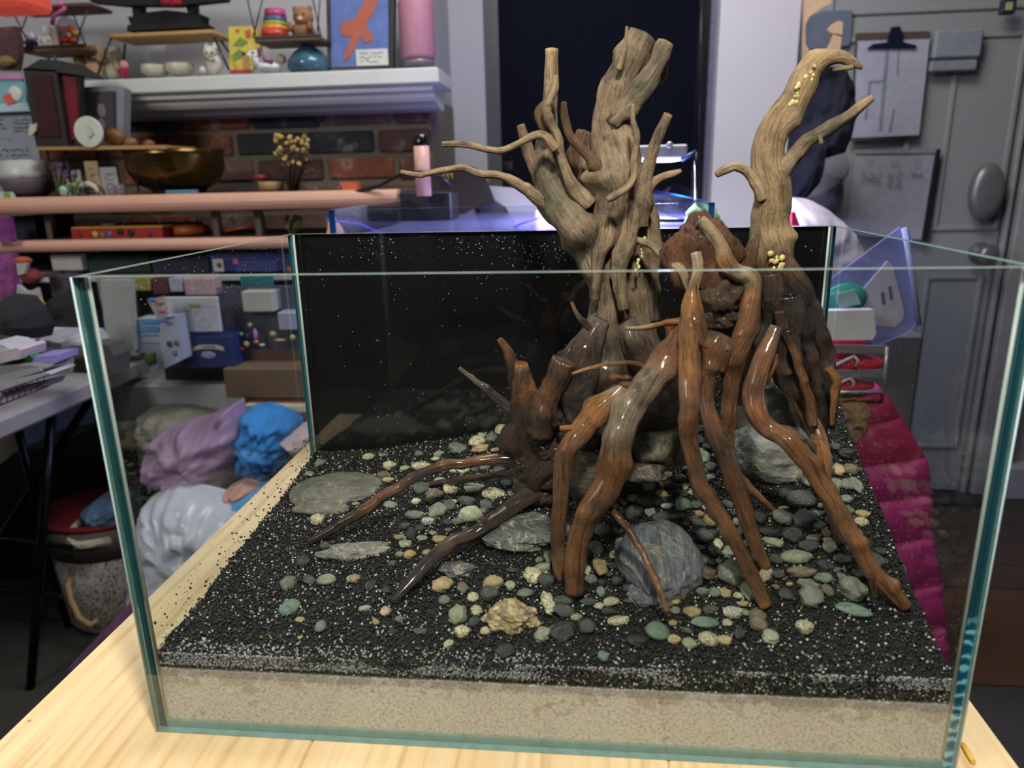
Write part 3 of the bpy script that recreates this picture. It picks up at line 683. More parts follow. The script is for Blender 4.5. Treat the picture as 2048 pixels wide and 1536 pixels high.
S('twig', [(1250, 657, 3.5, TAN), (1285, 656, 5, TAN), (1320, 650, 6, ORA), (1352, 644, 7, ORA), (1378, 648, 9, RED)], dB - 0.03, dB - 0.02)
S('twig', [(1205, 1005, 7), (1235, 1032, 7), (1265, 1072, 8), (1292, 1120, 8, ORA), (1315, 1170, 8, ORA), (1336, 1224, 8, ORA)], G(1205, 1030)[1] - CAM[1] - 0.075, G(1336, 1224)[1] - CAM[1] - 0.022, c=RED, wet=.3)
S('twig', [(1120, 857, 6, ORA), (1145, 857, 7, ORA), (1165, 868, 7, RED)], dB - 0.03, wet=.2)
S('root_stub', [(1392, 640, 8, RED), (1402, 680, 7, RED), (1416, 694, 5, RED)], dB - 0.045, wet=.4)
S('root_stub', [(1455, 890, 7), (1450, 912, 5), (1444, 930, 3, ORA)], dB - 0.03, c=ORA, wet=.4)
S('root_stub', [(1415, 695, 6, TAN), (1438, 690, 11, TAN), (1460, 700, 9, MID), (1440, 740, 12, RED)], dB - 0.008, c=TAN, amp=0.35)
S('root_stub', [(1330, 640, 6, RED), (1345, 665, 14, RED), (1350, 700, 20, RED, .3)], dB - 0.005, c=RED)

# --- the hooked pale stump at the right
dC = 0.66
C_ = empty('driftwood_stump', tuple(P(1580, 850, dC)), 'hooked pale driftwood stump with a side branch, on dark wet roots at the right', 'driftwood', 'driftwood in the tank')
S = lambda *a, **k: stick(a[0], C_, *a[1:], **k)
S('trunk', [(1574, 660, 26, BLKW, .9), (1562, 605, 38, BLKW, .8), (1550, 560, 42, DBR, .3), (1543, 520, 37, MID), (1540, 480, 33), (1541, 440, 33), (1541, 400, 34), (1538, 355, 32), (1534, 315, 30), (1536, 278, 30), (1556, 240, 27), (1584, 205, 27), (1604, 170, 26), (1624, 138, 21), (1652, 118, 14), (1682, 114, 11), (1706, 126, 8, TAN), (1724, 137, 3, TAN)], dC, c=(164, 144, 112), amp=0.09)
S('branch', [(1746, 195, 6, TAN), (1722, 212, 9, TAN), (1692, 237, 11), (1655, 258, 12, OLIVE), (1618, 282, 12), (1585, 312, 14), (1564, 345, 15), (1552, 385, 14)], dC - 0.02, dC, c=PALE, tip=('s', (200, 170, 120)))
S('branch', [(1432, 350, 6, TAN), (1448, 340, 9), (1472, 333, 9), (1496, 346, 10), (1515, 372, 12), (1525, 400, 10)], dC - 0.01, c=TAN)
S('branch', [(1666, 140, 3, TAN), (1685, 138, 4, TAN), (1706, 134, 4, TAN)], dC - 0.01)
S('branch', [(1640, 270, 4, TAN), (1643, 288, 3, TAN)], dC - 0.03)
S('branch', [(1512, 470, 7), (1504, 500, 12, MID), (1498, 530, 15, MID), (1490, 550, 12)], dC - 0.005, c=PALE, amp=0.2)
S('branch', [(1556, 500, 10), (1578, 530, 15, MID), (1598, 562, 18, DBR, .5), (1616, 602, 19, BLKW, .9), (1634, 655, 20, BLKW, .9), (1648, 710, 18, DBR, .9), (1656, 765, 17, BLKW, .9), (1664, 820, 13), (1662, 856, 8)], dC - 0.01, dC - 0.025, c=BLKW, wet=.9, amp=0.22)
S('root', [(1545, 545, 18, DBR, .4), (1552, 600, 24, BLKW, .8), (1542, 650, 18, BLKW), (1520, 690, 13), (1500, 730, 10), (1484, 775, 8), (1478, 810, 6)], dC - 0.03, c=BLKW, wet=.9, amp=0.2)
S('root', [(1575, 590, 24, BLKW), (1580, 650, 26, BLKW), (1578, 700, 24), (1588, 745, 22), (1606, 780, 12)], dC - 0.035, c=BLKW, wet=.95, amp=0.25)
S('root', [(1572, 660, 14, BLKW), (1592, 710, 10, RED), (1606, 760, 9, RED), (1620, 810, 10, RED), (1628, 850, 9, ORA)], dC - 0.05, c=RED, wet=.7)
S('root', [(1592, 600, 14), (1612, 660, 15), (1622, 720, 14, DBR), (1634, 780, 13), (1645, 830, 10), (1650, 866, 6)], dC - 0.03, c=BLKW, wet=.95, amp=0.35)
S('root', [(1560, 620, 13), (1566, 680, 12), (1560, 735, 16), (1572, 770, 14), (1590, 800, 8)], dC - 0.045, c=DBR, wet=.95, amp=0.35)
S('root', [(1600, 660, 18), (1618, 730, 18), (1632, 800, 14), (1648, 850, 8)], dC + 0.02, c=BLKW, wet=.95, amp=0.3)
S('root', [(1530, 560, 12, MID, .4), (1526, 610, 14), (1530, 660, 13, DBR), (1548, 700, 8)], dC - 0.02, c=BLKW, wet=.9, amp=0.35)
S('root', [(1552, 655, 13, MID), (1538, 690, 17, RED), (1520, 735, 20, RED), (1510, 785, 21, RED), (1512, 825, 21), (1535, 855, 20), (1575, 882, 20), (1615, 925, 20), (1650, 975, 19), (1685, 1035, 19), (1710, 1085, 19), (1735, 1130, 19), (1768, 1168, 18), (1814, 1215, 12)], dC - 0.055, c=(150, 102, 64), wet=.7, ground=True, amp=0.11, label='longest root reaching the right front corner')
S('root_stub', [(1742, 1150, 9, RED), (1746, 1175, 7, RED), (1751, 1195, 4, ORA)], G(1751, 1195)[1] - CAM[1] - 0.02, c=RED, wet=.3)
S('root_stub', [(1530, 765, 8, RED), (1548, 730, 6, ORA), (1552, 708, 3, ORA)], dC - 0.06, c=RED, wet=.3)
S('root', [(1590, 770, 10, ORA), (1600, 810, 12, ORA), (1625, 850, 14, ORA), (1645, 890, 14, ORA), (1650, 935, 13, ORA), (1652, 985, 12, MID), (1668, 1040, 11, DBR), (1680, 1088, 10, DBR)], dC - 0.02, c=ORA, wet=.5, ground=True)
S('root_stub', [(1655, 735, 7, ORA), (1672, 760, 8, ORA), (1668, 800, 7, ORA), (1664, 850, 5, ORA)], dC - 0.05, c=ORA, wet=.2, amp=0.4)
LICH = mat((206, 192, 128), 0.9, 0, 0.4, 300, 0.001)
m = MB(); 
for i in range(16):
    a = R.uniform(0, 1); q = P(1584 + a * 44 + R.uniform(-8, 8), 206 - a * 66 + R.uniform(-9, 9), dC - 0.0115)
    s_ = R.uniform(0.0012, 0.0026); bl = blob(q, (s_, s_ * 0.5, s_ * 1.1), i, 0.5, 2, 1); m.add(bl.v, bl.f, 0, True)
for i in range(14):
    q = P(1545 + R.uniform(-10, 22), 530 + R.uniform(-26, 26), dC - 0.0195); s_ = R.uniform(0.0012, 0.0028)
    bl = blob(q, (s_, s_ * 0.5, s_ * 1.2), i, 0.5, 2, 1); m.add(bl.v, bl.f, 0, True)
_l = m.build('lichen', LICH, C_); _l['kind'] = 'stuff'; _l['label'] = 'crusty pale yellow lichen patches'
m = MB()
for i in range(10):
    q = P(1288 - i * 1.5 + R.uniform(-3, 3), 478 + i * 7, dA - 0.022); s_ = R.uniform(0.0008, 0.0018)
    bl = blob(q, (s_, s_ * 0.5, s_ * 1.6), i, 0.5, 2, 1); m.add(bl.v, bl.f, 0, True)
_l = m.build('lichen', mat((190, 190, 130), 0.9, 0, 0.4, 300, 0.001), A_); _l['kind'] = 'stuff'; _l['label'] = 'thin streak of pale lichen'

# ================================================================ rocks
def rock(px_, py_, wpx, hpx, tall, mt, seed, label, amp=0.25, freq=1.5, amp2=0.08, dd=0.0, yaw=0.0, up=0.0, sub=4, ry=None):
    g = G(px_, py_ + 0.0); d = g[1] - CAM[1] + dd; sx = wpx / 2 * d / FPX
    vis = hpx / 2 * d / FPX
    syv = ry or max(0.004, (vis * 1.3))
    mb = blob((0, 0, 0), (sx, syv, tall), seed, amp, freq, sub, amp2)
    c_, s_ = math.cos(yaw), math.sin(yaw)
    mb.v = [(x * c_ - y * s_ + g[0], x * s_ + y * c_ + g[1] + dd, z + g[2] + up) for x, y, z in mb.v]
    mb.sm = [False if seed % 2 else True] * len(mb.f)
    return tag(mb.build('rock', mt), label, 'rock', 'larger rocks on the gravel')
SLATE = rock_mat((92, 92, 84), (124, 123, 108), (150, 150, 120), 18, (1, 1, 2.5), 0.6, 0.008)
GREYV = rock_mat((84, 88, 90), (132, 134, 130), (196, 186, 160), 40, (1, 1, 1), 0.65, 0.03, 0.16)
BLUE = rock_mat((78, 84, 92), (142, 148, 154), (186, 168, 140), 26, (4.5, 1, 1), 0.55, 0.018)
TANR = rock_mat((120, 116, 108), (206, 176, 118), (232, 212, 160), 45, (1, 1, 1), 0.7, 0.06, 0.2)
PALER = rock_mat((104, 106, 102), (176, 174, 158), (200, 192, 170), 50, (1, 2.5, 1), 0.7, 0.03, 0.14)
BIGR = rock_mat((92, 96, 96), (172, 172, 158), (190, 186, 160), 14, (1, 1, 2), 0.45, 0.02)
DARKR = rock_mat((40, 37, 33), (104, 94, 78), (134, 122, 98), 22, (1, 1, 3), 0.4, 0.012)
rock(680, 980, 215, 125, 0.012, SLATE, 3, 'flat dull grey slate lying at the back left of the gravel', 0.18, 1.3, 0.04, yaw=0.25)
rock(648, 1018, 140, 50, 0.006, SLATE, 8, 'thin layered slate slab leaning under the flat grey slate', 0.2, 1.3, 0.06)
rock(716, 1104, 165, 48, 0.008, PALER, 5, 'long low pale grey rock with a pinkish edge, left front', 0.3, 1.7, 0.1, yaw=0.2)
rock(1045, 1062, 210, 115, 0.010, GREYV, 7, 'grey rock with branching white veins beside the dark stump', 0.25, 1.4, 0.06, yaw=-0.1)
rock(915, 1138, 75, 45, 0.005, GREYV, 9, 'small pitted grey rock half buried in the gravel', 0.35, 1.8, 0.12)
rock(1022, 1236, 118, 78, 0.010, TANR, 11, 'cream and tan honeycombed rock at the front of the gravel', 0.45, 1.9, 0.16)
rock(1322, 1120, 185, 190, 0.026, BLUE, 13, 'large blue grey streaked rock under the thin orange twig', 0.22, 1.2, 0.07, up=0.002)
rock(1305, 1192, 115, 60, 0.009, BLUE, 15, 'pale blue streaked rock chip in front of the large streaked rock', 0.3, 1.5, 0.1)
rock(1545, 915, 205, 125, 0.030, BIGR, 17, 'large smooth grey green rock behind the brown legs, lower half', 0.2, 1.2, 0.05, up=0.004)
rock(1545, 880, 160, 150, 0.058, BIGR, 19, 'tall grey boulder peaking behind the brown legs at right', 0.34, 1.6, 0.05, dd=0.005, ry=0.024, up=0.01)
def rock2(px_, py_, d, wpx, hpx, dep, mt, seed, label, amp=0.2, freq=1.4, amp2=0.06):
    k = d / FPX; mb = blob(P(px_, py_, d), (wpx / 2 * k, dep, hpx / 2 * k), seed, amp, freq, 4, amp2)
    return tag(mb.build('rock', mt), label, 'rock', 'larger rocks on the gravel')
rock2(1305, 825, 0.655, 190, 150, 0.030, DARKR, 24, 'dark brown curved grained boulder wedged under the root legs', 0.16, 1.3, 0.05)
rock2(1322, 893, 0.632, 125, 88, 0.022, rock_mat((70, 68, 58), (124, 118, 96), (160, 148, 116), 30, (1, 1, 1), 0.4, 0.02), 23, 'dark olive rough rock under the curved brown boulder', 0.32, 1.7, 0.1)
rock2(1172, 950, 0.625, 100, 120, 0.020, DARKR, 25, 'dark brown ribbed rock behind the two left legs', 0.2, 1.6, 0.06)
rock2(1290, 945, 0.610, 90, 42, 0.014, DARKR, 27, 'low dark brown rock in front of the olive rock', 0.3, 1.6, 0.08)
rock2(1205, 850, 0.655, 90, 110, 0.022, DARKR, 29, 'black wet boulder between the pale brown leg and the stump', 0.3, 1.6, 0.08)
# ================================================================ pebbles (crop coordinates read from the photograph)
PC = {'g': (118, 128, 112), 'd': (74, 82, 80), 'c': (208, 200, 150), 't': (186, 158, 92), 'l': (152, 164, 128), 'b': (122, 104, 80), 'w': (205, 204, 190), 'k': (52, 56, 58), 'o': (190, 150, 70), 'p': (216, 176, 130), 'e': (108, 140, 122)}
PN = {'g': 'grey green', 'd': 'dark grey', 'c': 'cream speckled', 't': 'tan', 'l': 'pale green', 'b': 'brown', 'w': 'white veined', 'k': 'slate black', 'o': 'orange tan', 'p': 'pinkish cream', 'e': 'sea green'}
pebs = []
def crop(x0, y0, sc, txt):
    for it in txt.split(';'):
        it = it.split()
        if len(it) < 5: continue
        x, y, w_, h_ = map(float, it[:4]); a = float(it[5]) if len(it) > 5 else 0
        pebs.append((x0 + x / sc, y0 + y / sc, w_ / sc, h_ / sc, it[4], a))
crop(560, 820, 3.338, "595 318 90 50 c 20;697 304 75 28 l 20;272 360 80 60 e 35;195 430 60 40 g;930 300 60 50 g;1060 300 70 45 l;1190 270 125 105 g;1320 220 120 80 c 10;1350 175 55 45 l;1412 190 75 75 g;1480 140 90 85 c;1340 265 110 70 t;1445 270 75 35 c;1040 330 60 40 c;730 378 90 60 c;832 392 70 40 l;950 385 140 80 c 20;692 435 85 50 b;722 470 85 45 t;1225 400 100 60 c;250 745 90 75 c;305 912 90 55 d;160 1020 90 90 k;195 1140 80 95 d 40;60 1170 110 100 g;310 1145 130 80 l;500 1135 75 80 t 20;600 1180 70 95 k;710 1215 70 55 k;65 1330 140 110 e;135 1405 70 45 t;270 1455 80 90 g;570 1330 85 50 l 20;705 1355 80 75 p;640 1420 50 50 o 40;135 1522 35 30 o;800 1405 65 50 g;750 1490 75 50 k;940 1480 100 55 d;750 1035 70 60 d;865 975 85 70 o;800 855 75 40 t;950 860 75 50 l;1075 870 110 60 t 10;840 900 90 70 l;800 970 60 50 g;880 835 80 90 k;830 780 80 60 d;990 755 90 70 w;910 618 60 50 c;1030 590 120 100 b;1160 615 50 40 t;1270 720 160 120 l -15;1380 640 90 70 d;1250 620 120 90 d;1130 650 90 80 d;1050 690 130 110 g;900 710 130 80 g;740 640 100 60 g;950 530 120 90 d;1300 530 140 90 w;1430 570 160 90 c 15;1350 680 60 40 b;1190 750 90 70 g;980 960 60 50 t;1080 1180 150 110 t;1220 1190 75 80 b 20;1100 1280 90 75 g;1190 1380 120 140 l;1220 1490 115 100 c;1290 1260 85 75 c;1310 1345 80 90 c 20;1295 1425 85 80 k;1400 1240 130 120 d 35;1425 1170 140 100 t;1540 1180 70 90 l;1640 1230 120 75 g;1690 1120 120 130 c 35;1755 1060 110 70 l;1560 1075 110 35 k;1730 1010 60 45 g;1800 990 80 130 g;1370 1485 70 60 c;1800 1315 80 190 c;1780 1150 120 120 d;1060 1010 40 60 b;470 1130 50 50 l;300 590 60 30 l;510 630 50 30 g;1570 240 110 120 g;180 1500 10 10 k;1900 1350 160 90 d;1980 1390 80 50 l")
crop(1060, 860, 3.84, "895 390 95 60 c;790 370 140 60 g;920 440 110 70 b;1020 500 100 70 t;1040 420 90 70 c;1060 350 60 60 c;985 370 80 80 g;1110 440 100 50 b;1155 380 90 80 g;1190 445 50 65 c;1120 480 90 45 d;790 450 130 100 k;705 450 80 80 d;790 530 90 60 t;710 550 60 90 c 30;640 595 90 55 c;900 560 150 80 d;1000 560 90 60 d;925 640 85 65 e;790 660 150 120 k;1180 590 120 130 e -40;1280 580 90 80 d;1060 590 120 50 w 25;1130 670 120 60 b;1020 680 150 80 d;1300 655 70 60 t;1395 705 120 110 o;1290 720 90 120 d 60;1345 830 130 120 d 20;1410 790 80 40 d;1450 880 70 80 c;1420 945 120 80 d;1540 940 110 120 l -40;1400 1020 70 60 k;1450 1010 60 40 t;1330 1000 100 80 g;1350 1115 150 120 b;1550 1120 230 200 g;1420 1260 100 80 g;1390 1385 120 75 d;1245 1410 140 95 t;1560 1415 150 100 w;1670 1240 100 150 l;1600 1280 80 60 c;1640 1340 80 50 t;1790 1140 90 180 c -35;1890 1210 70 50 b;1350 1490 230 90 e;1515 1490 80 60 c;1750 1450 130 120 b;1120 1395 80 60 g;1020 1455 10 10 k;965 1520 170 50 e;430 830 120 120 d;510 920 120 130 e;560 780 150 100 d;680 780 80 60 b;540 1060 110 210 t;650 970 80 90 c;430 1075 90 80 c;420 960 100 120 d;700 870 80 80 g;545 1245 70 80 e;625 1330 140 75 c 20;600 1400 120 60 k;450 1320 130 70 d;270 1320 180 90 d;140 1330 100 180 c 10;370 1440 90 60 l;680 1475 170 90 c;425 1500 110 90 d;250 1510 190 60 d;1520 580 80 90 d 60;1560 640 50 50 k;1585 710 50 60 w;1620 780 60 70 g;1665 870 50 60 e;1530 930 80 60 g;1760 680 100 100 k;1860 870 170 70 l -45;1840 790 150 70 k;1720 980 50 90 g;1920 680 100 150 g;1310 220 130 140 l;1180 240 60 100 g;1300 90 80 100 d;1360 140 80 70 d")
crop(1380, 860, 3.658, "885 395 110 110 g;815 525 210 150 d;680 655 145 130 g;690 575 80 35 c;1085 300 90 95 t;1180 300 110 80 b;1150 410 90 90 g;1070 400 90 80 g;1215 410 80 120 g;1145 185 110 80 k;1060 130 80 80 d;930 190 60 70 k;1265 620 100 70 t;1255 680 110 60 c;1160 590 70 90 g;970 500 40 50 t;955 560 50 50 l;930 620 110 50 g;830 670 180 120 d;750 780 150 120 k;910 800 110 70 b;870 860 150 100 k;1000 760 70 80 b;1010 810 70 40 c;1025 865 100 75 l;615 840 170 70 l -45;590 750 130 50 k;780 940 220 120 l;1120 950 140 60 d;990 1010 130 90 k;1365 960 120 130 d;500 640 90 120 k;820 1050 210 100 b;980 1090 130 90 g;1010 1180 90 100 b;865 1140 165 80 g;885 1235 170 160 g;1190 1180 190 200 g;1200 1330 260 110 e -30;700 1210 110 90 d;640 1150 110 60 t;840 1455 130 110 c;500 1430 130 130 b;590 1510 110 90 l;360 1500 90 90 k;1110 1080 60 80 g;730 1130 50 30 t;950 710 90 60 d;560 1060 80 110 c -40;1060 450 60 50 g;700 250 20 20 g;760 60 90 60 g;860 70 80 60 g;1400 900 70 60 k")
crop(800, 1140, 3.657, "355 550 80 70 c;775 600 160 110 k;1490 640 85 95 e;1740 530 160 110 k;1890 465 190 150 e;1195 460 190 140 k;1370 430 130 110 d;1040 480 110 130 l -30;1305 350 90 60 l;1605 385 150 90 c;455 460 120 110 l;150 455 110 60 d;1550 245 140 80 c;330 230 90 80 g;10 375 50 50 g")
crop(1340, 1140, 3.413, "270 485 155 110 c;480 450 100 110 k;690 475 110 90 l;920 400 135 115 c;600 370 120 140 b;1040 110 10 10 k;30 285 80 60 b;95 475 25 25 l")
# dense heap filler between the listed ones (behind the rocks and between the legs)
Rp = random.Random(11)
def fill(x0, y0, x1, y1, n, s0, s1, cols):
    k = 0
    for _ in range(n * 8):
        if k >= n: break
        x, y, s_ = Rp.uniform(x0, x1), Rp.uniform(y0, y1), Rp.uniform(s0, s1)
        if all((x - q[0]) ** 2 + (y - q[1]) ** 2 > ((s_ + q[2]) * 0.40) ** 2 for q in pebs):
            pebs.append((x, y, s_, s_ * Rp.uniform(0.6, 0.85), Rp.choice(cols), Rp.uniform(-30, 30))); k += 1
fill(820, 900, 1040, 1080, 50, 16, 30, 'gdgkcld')
fill(1235, 940, 1420, 1060, 46, 16, 28, 'gdkgc')
fill(1400, 850, 1470, 960, 8, 18, 26, 'gdk')
fill(1480, 790, 1520, 860, 8, 16, 28, 'gdcl')
fill(1550, 990, 1720, 1190, 44, 18, 34, 'gdkdl')
fill(1640, 920, 1720, 960, 4, 20, 30, 'gdk')
fill(1150, 1100, 1260, 1230, 14, 18, 32, 'gdkc')
fill(1390, 1050, 1480, 1200, 16, 18, 32, 'gdkt')
fill(1340, 1200, 1500, 1290, 12, 18, 34, 'gdlt')
import bmesh as _bm
def peb_mesh(seed, mt):
    fl = seed % 3
    mb = blob((0, 0, 0), (1, 1, 1), seed * 3 + 1, 0.38 if fl else 0.22, 1.1 + 0.25 * fl, 2 if False else 3, 0.03)
    if fl == 2:    # broken facets
        mb.v = [tuple(round(c * 2.2) / 2.2 * 0.22 + c * 0.78 for c in q) for q in mb.v]
    me = bpy.data.meshes.new('pebble'); me.from_pydata(mb.v, [], mb.f); me.materials.append(mt)
    me.polygons.foreach_set('use_smooth', [True] * len(mb.f)); me.update(); return me
PM = [peb_mesh(i, PEB) for i in range(9)]; PMS = [peb_mesh(i, PEBS) for i in range(9)]
LM = [(686, 985, 'the flat grey slate'), (716, 1098, 'the long pale rock'), (1045, 1062, 'the white veined rock'), (915, 1135, 'the half buried grey rock'),
      (1022, 1238, 'the honeycombed tan rock'), (1320, 1115, 'the large streaked rock'), (1545, 905, 'the big grey boulder'), (1070, 930, 'the dark stump'),
      (1149, 1185, 'the sawn leg foot'), (1531, 1212, 'the longest glossy leg tip'), (1770, 1175, 'the forked root tip'), (786, 1200, 'the dark root tip'),
      (1320, 905, 'the olive rock'), (1532, 1135, 'the middle leg tip'), (1336, 1222, 'the orange twig tip'), (1550, 1022, 'the thin pointed leg tip'),
      (1640, 1050, 'the arching right root'), (600, 1085, 'the long left root tip'), (480, 1290, 'the left front glass'), (1300, 1330, 'the front glass')]
seen = {}
plist = []
for i, (x, y, w_, h_, c, a) in enumerate(pebs):
    if w_ < 5: continue
    if any(abs(x - q[0]) < 5 and abs(y - q[1]) < 5 for q in plist): continue
    plist.append((x, y, w_, h_, c, a))
objs = []
for i, (x, y, w_, h_, c, a) in enumerate(plist):
    g = G(x, y); d = g[1] - CAM[1]; k = d / FPX
    if not (xa + 0.003 < g[0] < xb - 0.003 and g[1] < yb - 0.002): continue
    sp = c in 'cpw'
    o = bpy.data.objects.new('pebble', (PMS if sp else PM)[(i * 5 + int(x)) % 9]); COL.objects.link(o)
    rx, ry = w_ / 2 * k * 1.14, h_ / 2 * k * 1.32
    rz = min(rx, ry) * Rp.uniform(0.55, 0.8)
    o.location = (g[0], g[1], g[2] + rz * 0.35); o.scale = (rx, ry, rz)
    o.rotation_euler = (Rp.uniform(-.15, .3), Rp.uniform(-.2, .2), math.radians(a) + YAW)
    v = Rp.uniform(0.95, 1.4); lc = lin(PC[c]); gm = sum(lc) / 3; o.color = (*[min(1, (q * 0.66 + gm * 0.34) * v * 0.92) for q in lc], 1)
    lm = min(LM, key=lambda q: (q[0] - x) ** 2 + ((q[1] - y) * 1.3) ** 2)
    dx, dy = x - lm[0], y - lm[1]
    rel = ('left of' if dx < 0 else 'right of') if abs(dx) > abs(dy) * 1.4 else ('behind' if dy < 0 else 'in front of')
    size = 'tiny' if w_ < 20 else 'small' if w_ < 32 else 'large' if w_ > 46 else 'medium'
    base = f'{size} {PN[c]} pebble {rel} {lm[2]}'
    seen.setdefault(base, []).append((x, o))
ORD = ['leftmost', 'second from left', 'third from left', 'fourth from left', 'fifth from left', 'sixth from left', 'seventh from left', 'eighth from left']
for base, L in seen.items():
    L.sort(key=lambda q: q[0])
    for j, (x, o) in enumerate(L):
        tag(o, base + ('' if len(L) == 1 else ', ' + ORD[min(j, 7)]), 'pebble', 'pebbles scattered on the black gravel')
# a pale wooden sliver on the table by the right corner
q = on = P(1932, 1505, 0.5); g0, g1 = P(1925, 1487, 0.49), P(1945, 1520, 0.49)
def tabpt(px_, py_, z=0.0):
    r = ray(px_, py_); t_ = (z - CAM[2]) / r[2]; return CAM + r * t_
a_, b_ = tabpt(1925, 1488, 0.002), tabpt(1947, 1524, 0.002)
tag(MB().tube([a_, (a_ + b_) / 2 + np.array([0, 0, .0004]), b_], [0.0016, 0.0022, 0.0018], 8).build('wood_sliver', mat((240, 200, 90), 0.5, 0, 0.1, 80)), 'short yellow wooden sliver lying beside the tank foot', 'stick')
# ================================================================ the room
FZ = -0.70
def S_(o): o['kind'] = 'structure'; return o
WALL = mat((168, 168, 172), 0.85, 0, 0.03, 6)
WALLR = mat((208, 205, 212), 0.8, 0, 0.03, 6)
DARKC = mat((52, 50, 46), 0.95, 0, 0.3, 80, 0.002)
S_(MB().box((-2.6, -1.6, FZ - 0.05), (3.0, 3.2, FZ)).build('floor', DARKC))
S_(MB().box((-2.6, -1.6, 1.75), (3.0, 3.2, 1.80)).build('ceiling', mat((200, 200, 200), 0.9, 0, 0.02)))
S_(MB().box((-2.65, -1.6, FZ), (-2.6, 3.2, 1.75)).build('wall_left', WALL))
S_(MB().box((3.0, -1.6, FZ), (3.05, 3.2, 1.75)).build('wall_right', WALL))
S_(MB().box((-2.6, -1.65, FZ), (3.0, -1.6, 1.75)).build('wall_behind_camera', mat((64, 60, 58), 0.9)))
# chimney breast: mortar wall with single bricks, plain wall above
MORT = mat((112, 106, 92), 0.95, 0, 0.15, 60, 0.002)
breast = S_(MB().box((-2.6, 1.682, FZ), (-0.097, 2.3, 0.64)).build('wall_fireplace', MORT))
S_(MB().box((-2.6, 1.700, 0.64), (-0.100, 2.3, 1.75)).build('wall_chimney', WALL))
BC = [(112, 76, 62), (128, 80, 62), (98, 70, 60), (58, 58, 60), (118, 92, 84), (144, 84, 62)]
BM = [brick_mat(c) for c in BC]
bw, bh, gap, course = 0.196, 0.060, 0.014, 0.0745
zt = 0.628; R3 = random.Random(3)
nb = 0
for row in range(16):
    z1 = zt - row * course; xr = -0.1 - (0 if row % 2 == 0 else 0.0)
    first = (0.095 if row % 2 == 0 else 0.15)
    x1 = xr; k = 0
    while x1 > -1.75:
        wv = first if k == 0 else bw
        x0 = x1 - wv
        if not (row > 4 and x0 < -1.3):
            dz = R3.uniform(-.002, .002); mb = MB().box((x0, 1.672 + R3.uniform(-.002, .003), z1 - bh + dz), (x1, 1.690, z1 + dz), 0, 0.006)
            o = mb.build('brick', R3.choice(BM), breast); nb += 1
        x1 = x0 - gap; k += 1
# mantel
MW = mat((196, 200, 194), 0.45, 0, 0.04, 12)
mant = empty('trim_1', (-1.0, 1.6, 0.6)); S_(mant); mant['label'] = 'white moulded mantel shelf above the brick fireplace'
MB().box((-1.62, 1.500, 0.650), (-0.035, 1.699, 0.688), 0, 0.004).build('mantel_shelf', MW, mant)
m = MB()
prof = [(1.520, 0.650), (1.520, 0.636), (1.538, 0.630), (1.541, 0.622), (1.550, 0.613), (1.585, 0.608), (1.596, 0.600), (1.671, 0.596), (1.671, 0.650)]
n = len(prof); xs = (-1.62, -0.055)
v = [(xs[0], y, z) for y, z in prof] + [(xs[1], y, z) for y, z in prof]
m.add(v, [list(range(n))[::-1], list(range(n, 2 * n))] + [(i, (i + 1) % n, (i + 1) % n + n, i + n) for i in range(n)])
m.build('mantel_moulding', MW, mant)
# side wall strip, window, right wall, door wall
S_(MB().box((-0.30, 2.060, FZ), (0.010, 2.3, 1.75)).build('wall_beside_window', WALL))
S_(MB().box((0.010, 2.12, FZ), (0.80, 2.3, -0.2)).build('wall_under_window', WALL))
win = S_(empty('window_1', (0.37, 2.1, 0.3)))
WG = NT('night_glass'); b = WG.n('ShaderNodeBsdfPrincipled'); b.inputs['Base Color'].default_value = (0.006, 0.007, 0.013, 1); b.inputs['Roughness'].default_value = 0.03; b.inputs['Specular IOR Level'].default_value = 0.9
WG.l(b.outputs[0], WG.out.inputs[0])
MB().box((0.055, 2.095, -0.2), (0.70, 2.105, 1.75)).build('pane', WG.m, win)
MB().box((0.010, 2.085, -0.2), (0.055, 2.12, 1.75)).build('window_frame', mat((74, 74, 76), 0.5), win)
MB().box((0.695, 2.03, -0.2), (0.712, 2.12, 1.75)).build('window_frame', mat((16, 16, 20), 0.3), win)
MB().box((0.712, 2.04, -0.2), (0.735, 2.12, 1.75)).build('window_frame', mat((92, 94, 112), 0.5), win)
S_(MB().box((0.733, 1.98, FZ), (0.965, 2.30, 1.75)).build('wall_back', WALLR))
S_(MB().box((0.965, 2.085, FZ), (3.0, 2.30, 1.75)).build('wall_door', mat((150, 150, 152), 0.8, 0, 0.03)))
door = S_(empty('door_1', (1.35, 2.06, FZ)))
DM = mat((150, 152, 154), 0.55, 0, 0.04, 8)
dr_x = P(2004, 460, 2.49)[0]
MB().box((0.97, 2.045, FZ + 0.02), (dr_x - 0.006, 2.085, 1.45), 0, 0.003).build('door_leaf', DM, door)
def frame_rect(x0, y0, x1, y1, d, w_, t_, mt, par, name):
    a, b_ = P(x0, (y0 + y1) / 2, d), P(x1, (y0 + y1) / 2, d); c, e = P((x0 + x1) / 2, y1, d), P((x0 + x1) / 2, y0, d)
    X0, X1, Z0, Z1, Y = a[0], b_[0], c[2], e[2], a[1]
    m = MB(); m.box((X0, Y, Z0), (X0 + w_, Y + t_, Z1), 0, t_ * .3).box((X1 - w_, Y, Z0), (X1, Y + t_, Z1), 0, t_ * .3)
    m.box((X0 + w_, Y, Z0), (X1 - w_, Y + t_, Z0 + w_), 0, t_ * .3).box((X0 + w_, Y, Z1 - w_), (X1 - w_, Y + t_, Z1), 0, t_ * .3)
    return m.build(name, mt, par)
